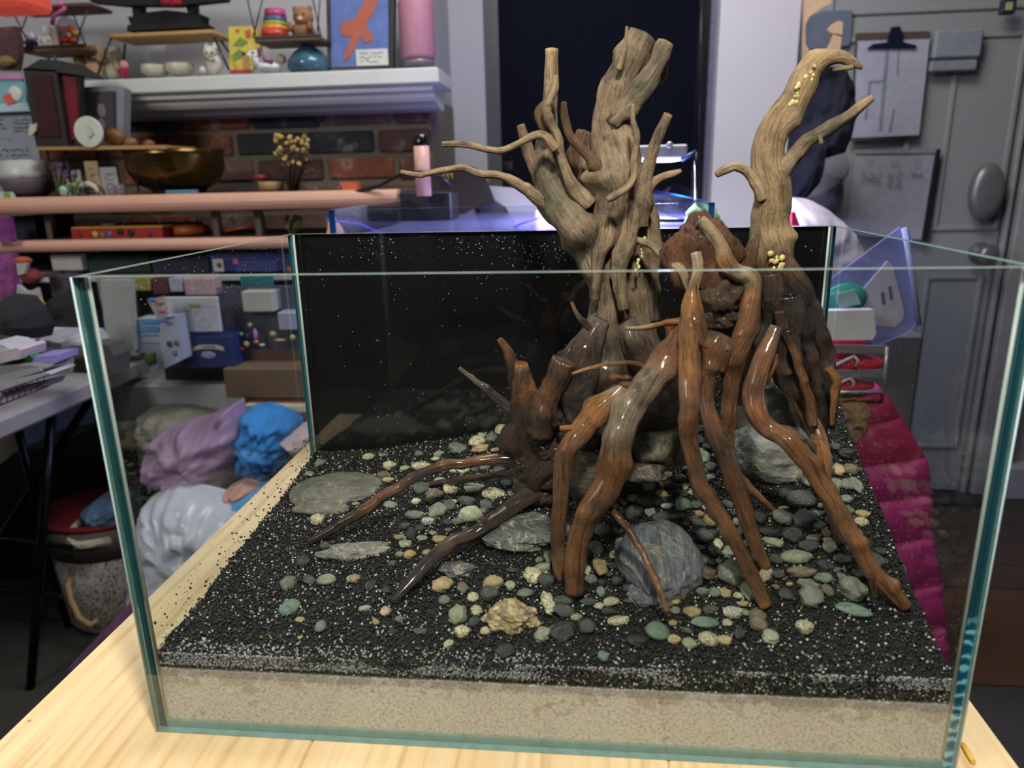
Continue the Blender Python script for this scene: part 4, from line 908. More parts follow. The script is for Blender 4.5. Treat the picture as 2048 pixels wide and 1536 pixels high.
for (x0, x1, z0, z1) in ((1.44, 1.64, 0.22, 0.80), (1.06, 1.34, 0.22, 0.80), (1.44, 1.62, -0.52, 0.08), (1.06, 1.34, -0.52, 0.08), (1.06, 1.64, 0.86, 1.3)):
    m = MB(); w_ = 0.016; Y0, Y1 = 2.036, 2.0455
    m.box((x0, Y0, z0), (x0 + w_, Y1, z1), 0, .003).box((x1 - w_, Y0, z0), (x1, Y1, z1), 0, .003).box((x0 + w_, Y0, z0), (x1 - w_, Y1, z0 + w_), 0, .003).box((x0 + w_, Y0, z1 - w_), (x1 - w_, Y1, z1), 0, .003)
    m.build('panel_moulding', DM, door)
NICK = mat((120, 118, 120), 0.3, 0.5, 0.05)
q = P(1977, 385, 2.43)
m = MB(); m.lathe((q[0], q[1] + 0.02, q[2]), [(0.050, 0.0), (0.050, 0.010), (0.044, 0.020), (0.030, 0.026), (0.0, 0.028)], 28, 0, 1, 1.75, 'y')
lk = m.build('deadbolt', mat((130, 128, 130), 0.35, 0.4, 0.1), door); lk['label'] = 'tall oval nickel deadbolt cover'
q = P(1968, 508, 2.42)
MB().lathe((q[0], q[1] + 0.03, q[2]), [(0.034, 0), (0.034, 0.006), (0.014, 0.012), (0.014, 0.030), (0.030, 0.045), (0.032, 0.058), (0.022, 0.070), (0, 0.073)], 24, 0, 1, 1, 'y').build('door_knob', NICK, door)
for i, (tx, w_) in enumerate(((dr_x, 0.014), (dr_x + 0.03, 0.05), (dr_x + 0.085, 0.03))):
    S_(MB().box((tx, 2.03 - 0.008 * i, FZ), (tx + w_, 2.085, 1.75), 0, 0.003).build(f'trim_{i + 2}', mat((158, 156, 156), 0.6)))
S_(MB().box((dr_x + 0.11, 2.02, FZ), (3.0, 2.085, FZ + 0.12), 0, 0.004).build('baseboard_right', mat((158, 156, 156), 0.6)))
tag(MB().box((0.95, 1.95, FZ), (1.72, 2.04, FZ + 0.02), 0, 0.006).build('door_sill', mat((40, 40, 42), 0.5, 0.3)), None, None, None, 'structure')
BOARD = mat((62, 48, 40), 0.6, 0, 0.3, 14)
for i in range(9):
    tag(MB().box((0.8, 1.95 - 0.13 * (i + 1) + 0.002, FZ), (3.0, 1.95 - 0.13 * i - 0.002, FZ + 0.004), 0, 0.001).build('floorboard', BOARD), None, None, None, 'structure') if i < 4 else None
# woven mat: rows of raised loops
m = MB(); MATC = mat((74, 50, 32), 0.95, 0, 0.35, 260, 0.002)
a0, a1 = (1.12, 1.02), (2.0, 1.42)
nxm, nym = 46, 24
m.box((a0[0], a0[1], FZ), (a1[0], a1[1], FZ + 0.004))
for i in range(nxm):
    for j in range(nym):
        x = a0[0] + (i + 0.5 + 0.5 * (j % 2)) * (a1[0] - a0[0]) / (nxm + .5); y = a0[1] + (j + 0.5) * (a1[1] - a0[1]) / nym
        m.add([(x - .008, y, FZ + .004), (x + .008, y, FZ + .004), (x, y - .007, FZ + .004), (x, y + .007, FZ + .004), (x, y, FZ + .011)], [(0, 2, 4), (2, 1, 4), (1, 3, 4), (3, 0, 4)], 0, True)
tag(m.build('door_mat', MATC), 'coarse brown woven mat on the floor by the door', 'mat')

# ---------------------------------------------------------------- generic builders for the things around
def B(name, label, cat, x0, y0, x1, y1, d, depth, col, group=None, rough=0.6, bev=0.002, parent=None, **k):
    o = pbox(x0, y0, x1, y1, d, depth, bev).build(name, mat(col, rough, **k), parent)
    return tag(o, label, cat, group)
def sub(par, name, x0, y0, x1, y1, d, depth, col, rough=0.6, label=None, bev=0.0008, **k):
    o = pbox(x0, y0, x1, y1, d, depth, bev).build(name, mat(col, rough, **k), par)
    if label: o['label'] = label
    return o
def quadprism(pts, d, depth):
    """prism from a pixel outline at depth d"""
    ps = [P(x, y, d) for x, y in pts]; m = MB()
    m.prism([(p[0], p[2]) for p in ps], ps[0][1], ps[0][1] + depth); return m
def text(par, s, px_, py_, d, hpx, col, name='lettering'):
    cu = bpy.data.curves.new(name, 'FONT'); cu.body = s; cu.align_x = 'CENTER'; cu.align_y = 'CENTER'
    cu.size = hpx * d / FPX * 1.35; cu.extrude = 0.0003
    cu.materials.append(mat(col, 0.6)); o = bpy.data.objects.new(name, cu); COL.objects.link(o)
    p = P(px_, py_, d); me = bpy.data.meshes.new_from_object(o); bpy.data.objects.remove(o); o = bpy.data.objects.new(name, me); COL.objects.link(o)
    o.parent = par; o.location = p - np.array(par['_w']); o.rotation_euler = (math.pi / 2, 0, 0); return o
def scrib(par, x0, y0, x1, y1, d, rows, col, w_=0.0012, seed=1, name='handwriting'):
    r_ = random.Random(seed); m = MB()
    for i in range(rows):
        y = y0 + (y1 - y0) * (i + .5) / rows; x = x0 + r_.uniform(0, 4); pts = []
        xe = x1 - r_.uniform(0, (x1 - x0) * .25)
        while x < xe:
            pts.append(P(x, y + r_.uniform(-1, 1) * (y1 - y0) / rows * .32, d)); x += r_.uniform(1.5, 3.2)
            if r_.random() < 0.10 and len(pts) > 2: m.tube(pts, w_, 4); pts = []; x += 3
        if len(pts) > 2: m.tube(pts, w_, 4)
    o = m.build(name, mat(col, 0.7), par); o['kind'] = 'stuff'; return o
def rod(par, name, pts, d, rpx, col, rough=0.35, metal=0.0, label=None, cat=None, group=None):
    ps = [P(q[0], q[1], q[2] if len(q) > 2 else d) for q in pts]
    o = MB().tube(ps, rpx * d / FPX, 8).build(name, mat(col, rough, metal), par)
    return tag(o, label, cat, group)
def soft(name, label, cat, cx, cy, wpx, hpx, d, depth, col, seed=1, amp=0.22, freq=1.5, amp2=0.06, rough=0.85, parent=None, group=None, bump=0.0, **k):
    p = P(cx, cy, d + depth / 2); s_ = (d + depth / 2) / FPX
    o = blob(p, (wpx / 2 * s_, depth / 2, hpx / 2 * s_), seed, amp, freq, 4, amp2).build(name, mat(col, rough, bump=bump, **k), parent)
    return tag(o, label, cat, group)
def cloth(name, label, outline, d, depth, col, seed=1, wr=0.012, freq=9, rough=0.9, cat='cloth', **k):
    """a heap of fabric filling a pixel outline: puffed surface with folds, open at the back"""
    ps = np.array([[P(x, y, d)[0], P(x, y, d)[2]] for x, y in outline]); c = ps.mean(0); Y = P(outline[0][0], outline[0][1], d)[1]
    n = len(ps) * 10; ring = []
    for i in range(len(ps)):
        a, b_ = ps[i], ps[(i + 1) % len(ps)]
        for j in range(10): ring.append(a + (b_ - a) * j / 10)
    rings = [1.0, 0.96, 0.9, 0.83, 0.76, 0.69, 0.61, 0.53, 0.45, 0.37, 0.29, 0.21, 0.13, 0.06]; v = []; f = []
    for ri, s_ in enumerate(rings):
        for q in ring:
            x, z = c + (q - c) * s_
            h = depth * math.sqrt(max(0, 1 - s_ ** 2.2))
            w1 = wr * (1 - abs(noise.noise(Vector((x * freq + seed, z * freq * 1.4, seed))) * 2.2)) * (1 if s_ < .99 else 0.3) + (1 if s_ < .99 else .3) * (wr * 0.6 * (1 - abs(noise.noise(Vector((x * freq * 2.3 + z * freq, z * freq * 2 - x * freq, seed + 9)))) * 3) + wr * .35 * noise.noise(Vector((x * freq * 6, z * freq * 6, seed))))
            v.append((x, Y + depth - h - w1, z))
    for ri in range(len(rings) - 1):
        for i in range(n): f.append((ri * n + i, ri * n + (i + 1) % n, (ri + 1) * n + (i + 1) % n, (ri + 1) * n + i))
    k0 = len(v); x, z = c; v.append((x, Y - wr * 0.3, z))
    for i in range(n): f.append(((len(rings) - 1) * n + i, (len(rings) - 1) * n + (i + 1) % n, k0))
    kb = len(v)
    for q in ring: v.append((q[0], Y + depth + 0.01, q[1]))
    for i in range(n): f.append((i, kb + i, kb + (i + 1) % n, (i + 1) % n))
    f.append([kb + i for i in range(n)])
    m = MB(); m.add(v, f, 0, True); o = m.build(name, mat(col, rough, **k)); return tag(o, label, cat)

# ---------------------------------------------------------------- things on and over the mantel (d about 2.0)
dm = 2.0
def wireshelf(label, x0, y0, x1, wy, hy, d, cold=(46, 40, 34)):
    a = P(x0, y0, d); sh = empty('wall_shelf', tuple(a), label, 'shelf', 'wire shelves over the mantel')
    pbox(x0, y0, x1, y0 + 9, d, 0.10, 0.002).build('shelf_board', mat((88, 66, 46), 0.6), sh)
    pbox(x0 - 3, y0 - 4, x1 + 3, y0, d - .003, 0.003, 0.0005).build('front_rail', mat(cold, 0.5), sh)
    return sh
s1 = wireshelf('brown shelf board with black zigzag wires, upper left over the lantern', 40, 94, 170, 0, 0, 1.95)
for xx in ((20, 12, 60, 92), (58, 22, 30, 92), (175, 20, 150, 92), (140, 12, 172, 92)):
    rod(s1, 'wire', [(xx[0], xx[1]), (xx[2], xx[3])], 1.95, 1.4, (30, 26, 24))
pbox(12, 8, 178, 16, 1.95, 0.10, 0.002).build('upper_board', mat((96, 58, 44), 0.6), s1)
s2 = wireshelf('brown shelf board with black zigzag wires beside the blue painting', 508, 74, 640, 0, 0, 1.95)
for xx in ((495, 0, 512, 74), (525, 0, 506, 74), (640, 0, 634, 74), (626, 0, 642, 74)): rod(s2, 'wire', [(xx[0], xx[1]), (xx[2], xx[3])], 1.95, 1.4, (30, 26, 24))
s3 = empty('folding_stand', tuple(P(330, 150, dm)), 'bamboo topped folding stand on the mantel under the black plinth', 'stand')
pbox(215, 63, 425, 72, 1.97, 0.12, 0.003).build('top_board', mat((178, 140, 84), 0.5), s3)
for a in (((223, 76, 1.97), (192, 158, 1.96)), ((250, 88, 2.08), (246, 140, 2.09)), ((428, 74, 1.97), (458, 140, 1.96)), ((440, 80, 2.07), (470, 120, 2.09))): rod(s3, 'leg', a, 2.0, 2.2, (26, 24, 24))
bk = empty('black_plinth', tuple(P(330, 50, dm)), 'black carved wooden plinth standing on the bamboo topped stand', 'plinth')
quadprism([(253, 62), (255, 50), (402, 44), (402, 54)], 1.99, 0.07).build('base', mat((16, 16, 18), 0.8), bk)
quadprism([(262, 52), (255, 33), (268, 33), (285, 26), (330, 20), (370, 24), (385, 30), (400, 28), (398, 50)], 2.0, 0.05).build('body', mat((12, 12, 14), 0.8), bk)
quadprism([(266, 34), (262, 0), (280, -6), (280, 28)], 2.0, 0.03).build('post', mat((14, 14, 16), 0.8), bk)
quadprism([(376, 28), (368, 0), (386, -6), (388, 30)], 2.0, 0.03).build('post', mat((14, 14, 16), 0.8), bk)
quadprism([(180, -20), (180, 4), (240, 10), (350, 11), (450, 0), (450, -20)], 1.98, 0.03).build('beam', mat((14, 12, 18), 0.8), bk)
tg = cloth('tassel', 'red and navy cloth hanging at the black beam', [(316, -14), (318, 8), (328, 12), (338, 9), (348, 11), (356, 6), (354, -14)], 1.96, 0.012, (150, 30, 50), 3, 0.003, 60)
# figures
def plush(label, cx, cy, w_, h_, d, col, headc=None, cat='soft toy', ears=True, eyes=True, name='plush_toy', group=None, snout=None, depth=None):
    s_ = d / FPX; base = P(cx, cy + h_ / 2, d); dp = depth or w_ * s_ * 0.7
    r_ = empty(name, tuple(base), label, cat, group)
    hb = h_ * 0.5
    blob(P(cx, cy + h_ * 0.24, d) + np.array([0, dp / 2, 0]), (w_ / 2 * s_, dp / 2, h_ * 0.26 * s_), int(cx) % 9, 0.08, 1.5, 3).build('body', mat(col, 0.9), r_)
    hp = P(cx, cy - h_ * 0.2, d) + np.array([0, dp / 2, 0]); hr = min(w_ * 0.42, h_ * 0.3) * s_
    blob(hp, (hr * 1.05, hr, hr), int(cy) % 7, 0.05, 1.5, 3).build('head', mat(headc or col, 0.9), r_)
    if ears:
        for sx in (-1, 1): blob(hp + np.array([sx * hr * 0.75, 0, hr * 0.8]), (hr * .32, hr * .2, hr * .32), 2, 0.05, 1.5, 2).build('ear', mat(headc or col, 0.9), r_)
    if eyes:
        for sx in (-1, 1): blob(hp + np.array([sx * hr * 0.38, -hr * 0.92, hr * 0.12]), (hr * .11,) * 3, 2, 0.0, 1.5, 2).build('eye', mat((16, 14, 14), 0.2), r_)
    if snout: blob(hp + np.array([0, -hr * 0.9, -hr * 0.25]), (hr * .3, hr * .2, hr * .22), 2, 0.0, 1.5, 2).build('snout', mat(snout, 0.8), r_)
    for sx in (-1, 1): blob(P(cx, cy + h_ * 0.14, d) + np.array([sx * w_ * .42 * s_, 0, 0]), (w_ * .12 * s_, w_ * .12 * s_, h_ * .15 * s_), 3, 0.05, 1.5, 2).build('arm', mat(col, 0.9), r_)
    return r_
plush('small white snowman figure with a striped hat on the upper left shelf', 88, 70, 24, 46, 1.97, (190, 194, 188), cat='figurine', name='snowman_figure', ears=False)
plush('small white figure with a purple hat at the left end of the shelf', 56, 78, 26, 32, 1.97, (96, 40, 120), (200, 196, 200), cat='figurine', name='small_figure', ears=False)
g_ = quadprism([(98, 92), (108, 52), (112, 50), (118, 92)], 1.98, 0.02).build('paper_tree', mat((170, 158, 138), 0.8)); tag(g_, 'cream folded paper tree between the snowman and the gift bag', 'ornament')
gb = empty('gift_bag', tuple(P(135, 92, 1.97)), 'clear cellophane gift bag of orange toys tied with a pink ribbon', 'gift bag')
blob(P(137, 62, 2.0), (0.028, 0.03, 0.034), 3, .15, 2, 3).build('cellophane', mat((150, 130, 140), 0.2, alpha=0.35), gb)
for i, (x, y, c) in enumerate(((128, 60, (200, 90, 40)), (140, 58, (190, 60, 40)), (150, 66, (196, 150, 60)), (130, 80, (190, 50, 40)), (146, 82, (200, 70, 40)), (138, 70, (210, 170, 140)))):
    blob(P(x, y, 1.985), (0.012, 0.01, 0.010), i, .2, 2, 2).build('toy', mat(c, 0.35), gb)
rod(gb, 'ribbon', [(88, 8), (105, 12), (122, 8), (132, 14), (118, 26), (108, 30), (104, 50)], 1.955, 4, (200, 100, 150))
blob(P(123, 8, 1.955), (.008, .006, .007), 1, .3, 3, 2).build('bow', mat((214, 110, 160), 0.6), gb)
ph = quadprism([(-5, 55), (30, 52), (38, 100), (32, 140), (-5, 140)], 1.9, 0.02).build('hanging_cloth', mat((92, 62, 66), 0.9, 0, 0.4, 60)); tag(ph, 'muted maroon cloth hanging at the far left over the whiteboard', 'cloth')
tag(blob(P(14, 122, 1.89), (.022, .014, .014), 4, .4, 2, 3).build('bow_ornament', mat((150, 140, 70), 0.6)), 'small yellow and black ornament hanging at the far left', 'ornament')
glow = B('lampshade', 'red glowing lampshade cut off at the top left corner', 'lamp', -80, -60, 32, 12, 1.7, 0.12, (190, 70, 55), rough=0.8, bev=0.01, emit=0.5)
kp = empty('cork_figure', tuple(P(182, 135, 2.0)), 'square faced cork head figure with a black moustache on the mantel', 'figurine')
pbox(168, 88, 196, 124, 2.0, 0.03, 0.004).build('head', mat((176, 140, 100), 0.8), kp)
for x in (175, 189): blob(P(x, 101, 1.998), (.0035, .002, .0035), 1, 0, 1, 2).build('eye', mat((14, 12, 12), 0.2), kp)
quadprism([(172, 115), (176, 112), (182, 117), (190, 116), (194, 119), (184, 121), (174, 120)], 1.997, 0.003).build('moustache', mat((16, 12, 12), 0.6), kp)
pbox(170, 124, 194, 152, 2.0, 0.028, 0.004).build('body', mat((186, 150, 116), 0.8), kp)
plush('cream plush bear leaning behind the stand leg', 218, 122, 38, 68, 2.03, (196, 188, 168), name='plush_bear', snout=(214, 206, 190))
plush('tan plush toy with round ears beside the cork head figure', 155, 128, 34, 46, 2.03, (178, 142, 104), name='plush_toy', snout=(200, 180, 150))
plush('tiny figure with pink hat and magenta coat on the mantel', 244, 136, 20, 36, 2.0, (150, 44, 74), (220, 150, 150), cat='figurine', name='gnome_figure', ears=False)
for i, (x, w_) in enumerate(((296, 52), (347, 54))):
    s_ = 2.0 / FPX; p = P(x, 150 - i * 3, 2.0)
    bwl = MB().lathe((p[0], p[1] + 0.04, p[2]), [(w_ * .3 * s_, 0), (w_ * .5 * s_, 0.012), (w_ * .5 * s_, 0.028), (w_ * .46 * s_, 0.03), (w_ * .44 * s_, 0.012), (0.0, 0.006)], 28).build('painted_bowl', mat((190, 186, 166), 0.4, 0, 0.25, 60))
    tag(bwl, ('cream painted bowl, left of the pair on the mantel', 'cream painted bowl, right of the pair on the mantel')[i], 'bowl', 'bowls on the mantel')
cat_ = empty('ceramic_cat', tuple(P(425, 146, 1.99)), 'white ceramic cat with green collar at the right stand leg', 'figurine')
blob(P(428, 128, 2.0), (.020, .018, .028), 2, .1, 1.5, 3).build('body', mat((208, 200, 190), 0.4), cat_)
blob(P(420, 105, 1.99), (.017, .014, .017), 3, .05, 1.5, 3).build('head', mat((210, 204, 192), 0.4), cat_)
for x in (412, 428): quadprism([(x - 5, 96), (x, 84), (x + 5, 96)], 1.99, 0.006).build('ear', mat((210, 204, 192), 0.4), cat_)
for x in (413, 423): blob(P(x, 105, 1.975), (.003, .002, .003), 1, 0, 1, 2).build('eye', mat((20, 18, 18), 0.2), cat_)
blob(P(406, 140, 1.99), (.010, .01, .010), 3, .05, 1.5, 2).build('paw', mat((208, 200, 190), 0.4), cat_)
rod(cat_, 'collar', [(412, 118), (421, 122), (430, 119)], 1.975, 2, (90, 120, 80))
yb = empty('picture_book', tuple(P(480, 145, 1.98)), 'yellow picture book with green and red shapes leaning on the wall', 'book')
quadprism([(460, 143), (457, 54), (512, 52), (522, 96), (505, 142)], 2.0, 0.012).build('cover', mat((206, 186, 60), 0.5), yb)
for c, q in (((110, 140, 70), [(466, 90), (480, 74), (496, 84), (484, 92)]), ((110, 140, 70), [(464, 110), (478, 98), (492, 108), (470, 122)]), ((200, 80, 50), [(490, 62), (500, 58), (502, 74), (492, 76)]), ((176, 60, 60), [(470, 60), (478, 58), (476, 66)]), ((180, 140, 90), [(484, 104), (496, 102), (498, 142), (486, 142)])):
    quadprism(q, 1.998, 0.002).build('printed_shape', mat(c, 0.6), yb)
sub(yb, 'spine_foot', 458, 139, 500, 146, 1.985, 0.01, (180, 40, 70))
uni = empty('unicorn_toy', tuple(P(530, 145, 1.96)), 'white unicorn toy with purple mane sitting on the mantel', 'toy')
blob(P(535, 134, 1.96), (.032, .02, .013), 3, .08, 1.5, 3).build('body', mat((212, 210, 210), 0.4), uni)
rod(uni, 'neck', [(515, 134), (512, 118), (508, 108)], 1.95, 7, (214, 212, 212))
quadprism([(492, 108), (500, 100), (514, 100), (514, 112), (500, 113)], 1.94, 0.012).build('head', mat((214, 212, 212), 0.4), uni)
rod(uni, 'mane', [(516, 98), (524, 108), (530, 120), (545, 124)], 1.945, 4, (110, 50, 100))
rod(uni, 'horn', [(503, 100), (499, 90)], 1.945, 1.5, (220, 190, 120)); blob(P(505, 105, 1.936), (.003, .002, .003), 1, 0, 1, 2).build('eye', mat((20, 20, 24), 0.2), uni)
tag(blob(P(563, 118, 2.0), (.012, .012, .012), 1, .1, 2, 3).build('shell', mat((190, 170, 150), 0.6)), 'small beige shell between the unicorn and the blue vase', 'shell')
s_ = 1.98 / FPX; p = P(612, 143, 1.98)
vz = MB().lathe((p[0], p[1] + .03, p[2]), [(34 * s_, 0), (42 * s_, 0.012), (40 * s_, 0.03), (26 * s_, 0.052), (12 * s_, 0.064), (10 * s_, 0.075), (12 * s_, 0.078)], 28).build('blue_vase', mat((58, 92, 112), 0.15, 0, 0.4, 26)); tag(vz, 'squat blue glass vase with swirls under the right shelf', 'vase')
rb = empty('rainbow_jar', tuple(P(543, 72, 1.96)), 'clear tapered jar layered with red, orange and green candy', 'jar')
for i, (c, y0, y1) in enumerate((((190, 60, 44), 60, 73), ((206, 130, 50), 50, 60), ((130, 150, 60), 42, 50), ((70, 80, 120), 32, 42), ((170, 60, 110), 18, 32))):
    p = P(543, y1, 1.97); s_ = 1.97 / FPX; h = (y1 - y0) * s_
    MB().lathe((p[0], p[1] + .025, p[2]), [((27 - i * 1.6) * s_, 0), ((26 - i * 1.6) * s_, h)], 20).build('candy_layer', mat(c, 0.4, 0, 0.3, 120), rb)
ow = plush('brown owl shaped pot with big eyes on the right shelf', 600, 44, 46, 62, 1.97, (132, 92, 64), (140, 98, 70), cat='pot', name='owl_pot', snout=(210, 170, 150))
pt = empty('canvas_painting', tuple(P(720, 132, 1.99)), 'blue canvas with an orange swimming shape and a paper note, black framed', 'painting')
quadprism([(655, 134), (652, -20), (790, -22), (786, 132)], 2.0, 0.02).build('frame', mat((14, 15, 20), 0.5), pt)
quadprism([(663, 134), (661, -20), (776, -22), (777, 132)], 1.995, 0.006).build('canvas', mat((88, 108, 160), 0.7, 0, 0.2, 30), pt)
quadprism([(686, 118), (700, 80), (704, 72), (690, 74), (682, 66), (681, 50), (690, 42), (704, 40), (712, 34), (728, 0), (734, -20), (760, -20), (754, 10), (746, 26), (736, 40), (734, 58), (745, 66), (746, 80), (736, 86), (726, 82), (722, 72), (712, 90), (700, 114), (690, 122)], 1.9935, 0.0015).build('painted_figure', mat((164, 88, 66), 0.7), pt)
sub(pt, 'paper_note', 712, 98, 776, 131, 1.993, 0.001, (196, 198, 190)); scrib(pt, 718, 102, 770, 127, 1.9925, 3, (90, 90, 90), 0.0007, 4)
p = P(829, 129, 1.98); s_ = 1.98 / FPX
cn = empty('wrapped_candle', tuple(p), 'pink ribbed pillar candle in clear wrap at the mantel end', 'candle')
MB().lathe((p[0], p[1] + .05, p[2] + .018), [(31 * s_, 0), (33 * s_, .01), (34 * s_, .13), (31 * s_, .145), (12 * s_, .15)], 32).build('wax', mat((164, 112, 128), 0.6, 0, 0.06, 60), cn)
MB().lathe((p[0], p[1] + .05, p[2]), [(29 * s_, 0), (30 * s_, .018)], 28).build('base', mat((110, 100, 116), 0.2), cn)
m = MB().lathe((p[0], p[1] + .05, p[2] + .146), [(10 * s_, .0), (22 * s_, .02), (50 * s_, .05)], 14); m.build('cellophane', mat((190, 170, 180), 0.15, alpha=0.4), cn)

# ---------------------------------------------------------------- pink edged shelf unit in front of the fireplace (d 1.7)
ds = 1.70
LEDGE = P(485, 735, 1.66)[2]
PINK = mat((206, 158, 136), 0.45, 0, 0.05, 20)
su = empty('open_shelf_unit', tuple(P(300, 600, ds)), 'open shelf unit with pink rounded shelf edges in front of the fireplace', 'shelf unit')
def edge(x0, x1, yc0, yc1, hpx, nm):
    a, b_ = P(x0, yc0, ds), P(x1, yc1, ds); z = (a[2] + b_[2]) / 2; h = hpx / 2 * ds / FPX; Y = a[1]
    m = MB(); v = []
    for X in (a[0], b_[0]):
        for k in range(9):
            an = math.pi * k / 8; v.append((X, Y - math.sin(an) * h * 0.8, z + math.cos(an) * h))
        v += [(X, Y + .02, z - h), (X, Y + .02, z + h)]
    m.add(v, [(i, i + 1, i + 12, i + 11) for i in range(10)] + [(10, 0, 11, 21)] + [list(range(10, -1, -1)), list(range(11, 22))], 0, False)
    m.build(nm, PINK, su); MB().box((a[0], Y + .0205, z - h * .6), (b_[0], Y + .30, z + h * .9), 0, .002).build('shelf_board', mat((70, 62, 56), 0.7), su); return z + h, z - h
zt1, zb1 = edge(-160, 797, 412, 400, 34, 'shelf_edge')
zt2, zb2 = edge(-160, 796, 491, 487, 24, 'shelf_edge')
for x in (78, 418, 505):
    a = P(x, 450, ds + .02); MB().box((a[0] - .008, a[1] + .03, LEDGE), (a[0] + .008, a[1] + .05, zt1 - .01), 0, .001).build('upright', mat((92, 84, 68), 0.5), su)
a = P(-160, 500, ds)[0]; b_ = P(796, 500, ds)[0]; zz = P(500, 553, ds)[2]
MB().box((a, P(0, 500, ds)[1] + .02, zz - .012), (b_, P(0, 500, ds)[1] + .3, zz), 0, .001).build('shelf_board', mat((200, 200, 204), 0.6), su)['label'] = 'white lower shelf board'
MB().box((a, P(0, 500, ds)[1] + .31, LEDGE), (b_, P(0, 500, ds)[1] + .315, zt2), 0, 0).build('back_panel', mat((40, 36, 34), 0.8), su)
def onz(px_, z, d):   # a point on height z at depth d along the column of pixel px_
    return np.array([P(px_, 400, d)[0], P(px_, 400, d)[1], z])
# top shelf
wl = empty('whiteboard', tuple(onz(60, zt1, 1.86)), 'pale whiteboard with handwritten lines and a penguin card behind the round speaker', 'whiteboard')
quadprism([(-60, 405), (-60, 190), (62, 190), (92, 405)], 1.84, .01).build('board', mat((150, 158, 170), 0.5), wl)
quadprism([(-60, 152), (40, 150), (56, 214), (-60, 222)], 1.82, .012).build('picture_card', mat((120, 176, 184), 0.6), wl)
quadprism([(-60, 208), (54, 206), (60, 222), (-60, 226)], 1.815, .012).build('card_rim', mat((178, 206, 214), 0.5), wl)
quadprism([(-60, 150), (38, 148), (44, 158), (-60, 160)], 1.815, .012).build('card_top', mat((190, 130, 170), 0.5), wl)
blob(P(30, 188, 1.818), (.019, .003, .018), 2, .05, 1.5, 3).build('printed_penguin', mat((206, 212, 206), 0.6), wl)
quadprism([(4, 192), (18, 186), (30, 206), (14, 210)], 1.812, .002).build('printed_scarf', mat((206, 96, 70), 0.6), wl)
scrib(wl, -10, 236, 14, 262, 1.8385, 3, (50, 52, 60), .0009, 41); scrib(wl, 26, 236, 62, 266, 1.8385, 4, (50, 52, 60), .0009, 42)
scrib(wl, -10, 272, 30, 282, 1.8385, 1, (150, 90, 90), .0008, 43); scrib(wl, -10, 296, 76, 325, 1.8385, 3, (50, 52, 60), .0009, 44)
tag(quadprism([(56, 268), (60, 248), (66, 250), (72, 246), (70, 262), (62, 272)], 1.74, .006).build('shell_charm', mat((200, 190, 170), 0.5)), 'small cream shell charm hanging at the lantern edge', 'charm')
sp = empty('smart_speaker', tuple(onz(62, zt1, 1.73)), 'round speaker, white top and grey cloth base, on the pink edged shelf', 'speaker')
s_ = 1.73 / FPX; p = onz(62, zt1, 1.78)
MB().lathe(p, [(30 * s_, 0), (44 * s_, .012), (51 * s_, .035), (52 * s_, .045)], 32).build('base', mat((96, 86, 96), 0.8), sp)
MB().lathe(p + np.array([0, 0, .045]), [(52 * s_, 0), (52 * s_, .012), (47 * s_, .034), (40 * s_, .044), (0, .046)], 32).build('shell', mat((182, 184, 178), 0.4), sp)
text(sp, 'pure', 42, 353, 1.725, 5, (110, 110, 108))
tr = empty('riser_shelf', tuple(onz(195, zt1, 1.73)), 'thin bamboo riser shelf over the small cards, carrying the lantern', 'shelf')
quadprism([(70, 300), (72, 294), (330, 290), (331, 298)], 1.72, 0.14).build('board', mat((168, 128, 76), 0.5), tr)
for x in (94, 130, 262, 300): rod(tr, 'leg', [(x, 300), (x + 16, 384)], 1.74, 2, (20, 18, 18))
ln = empty('metal_lantern', tuple(P(115, 292, 1.76)), 'tall dark metal lantern with deep red glass sides', 'lantern')
quadprism([(72, 292), (46, 136), (112, 140), (136, 294)], 1.75, 0.02).build('front_frame', mat((26, 26, 24), 0.5), ln)
quadprism([(80, 274), (60, 148), (100, 150), (120, 274)], 1.745, 0.006).build('glass_pane', mat((58, 26, 28), 0.3), ln)
quadprism([(136, 294), (112, 140), (158, 148), (160, 292)], 1.77, 0.02).build('side_frame', mat((28, 26, 26), 0.5), ln)
quadprism([(140, 280), (120, 150), (152, 156), (156, 278)], 1.765, 0.006).build('glass_pane', mat((112, 30, 48), 0.3), ln)
quadprism([(44, 140), (60, 130), (80, 118), (115, 120), (160, 150), (112, 144)], 1.75, 0.10).build('roof', mat((30, 30, 28), 0.5), ln)
rod(ln, 'ring', [(96, 122), (98, 114), (108, 112), (112, 122)], 1.78, 2, (60, 58, 54))
fr = empty('framed_photo', tuple(P(205, 300, 1.8)), 'grey framed black and white photo of a shaggy dog', 'picture frame')
quadprism([(164, 300), (160, 174), (236, 172), (248, 178), (246, 300)], 1.83, 0.03).build('frame', mat((120, 124, 132), 0.45), fr)
quadprism([(172, 296), (168, 184), (230, 182), (232, 296)], 1.826, 0.004).build('inner_mount', mat((46, 46, 46), 0.6), fr)
quadprism([(180, 292), (177, 192), (226, 190), (228, 292)], 1.823, 0.003).build('photo_print', mat((46, 42, 48), 0.5, 0, 0.3, 40), fr)
for (x, y, w_, h_, c) in ((203, 222, 18, 26, (110, 100, 112)), (203, 250, 16, 24, (96, 88, 98)), (204, 216, 4, 4, (20, 18, 20))): blob(P(x, y, 1.821), (w_ / 2 * 1.82 / FPX, .0012, h_ / 2 * 1.82 / FPX), x, .2, 2, 3).build('dog_print', mat(c, 0.7), fr)
p = P(180, 264, 1.72)
dk = MB().lathe((p[0], p[1], p[2]), [(0.0345, 0), (0.0355, .004), (0.0345, .008)], 36, 0, 1, 1, 'y').build('round_plaque', mat((196, 200, 186), 0.5)); tag(dk, 'cream round plaque with a tiny hand print leaning on the lantern', 'plaque')
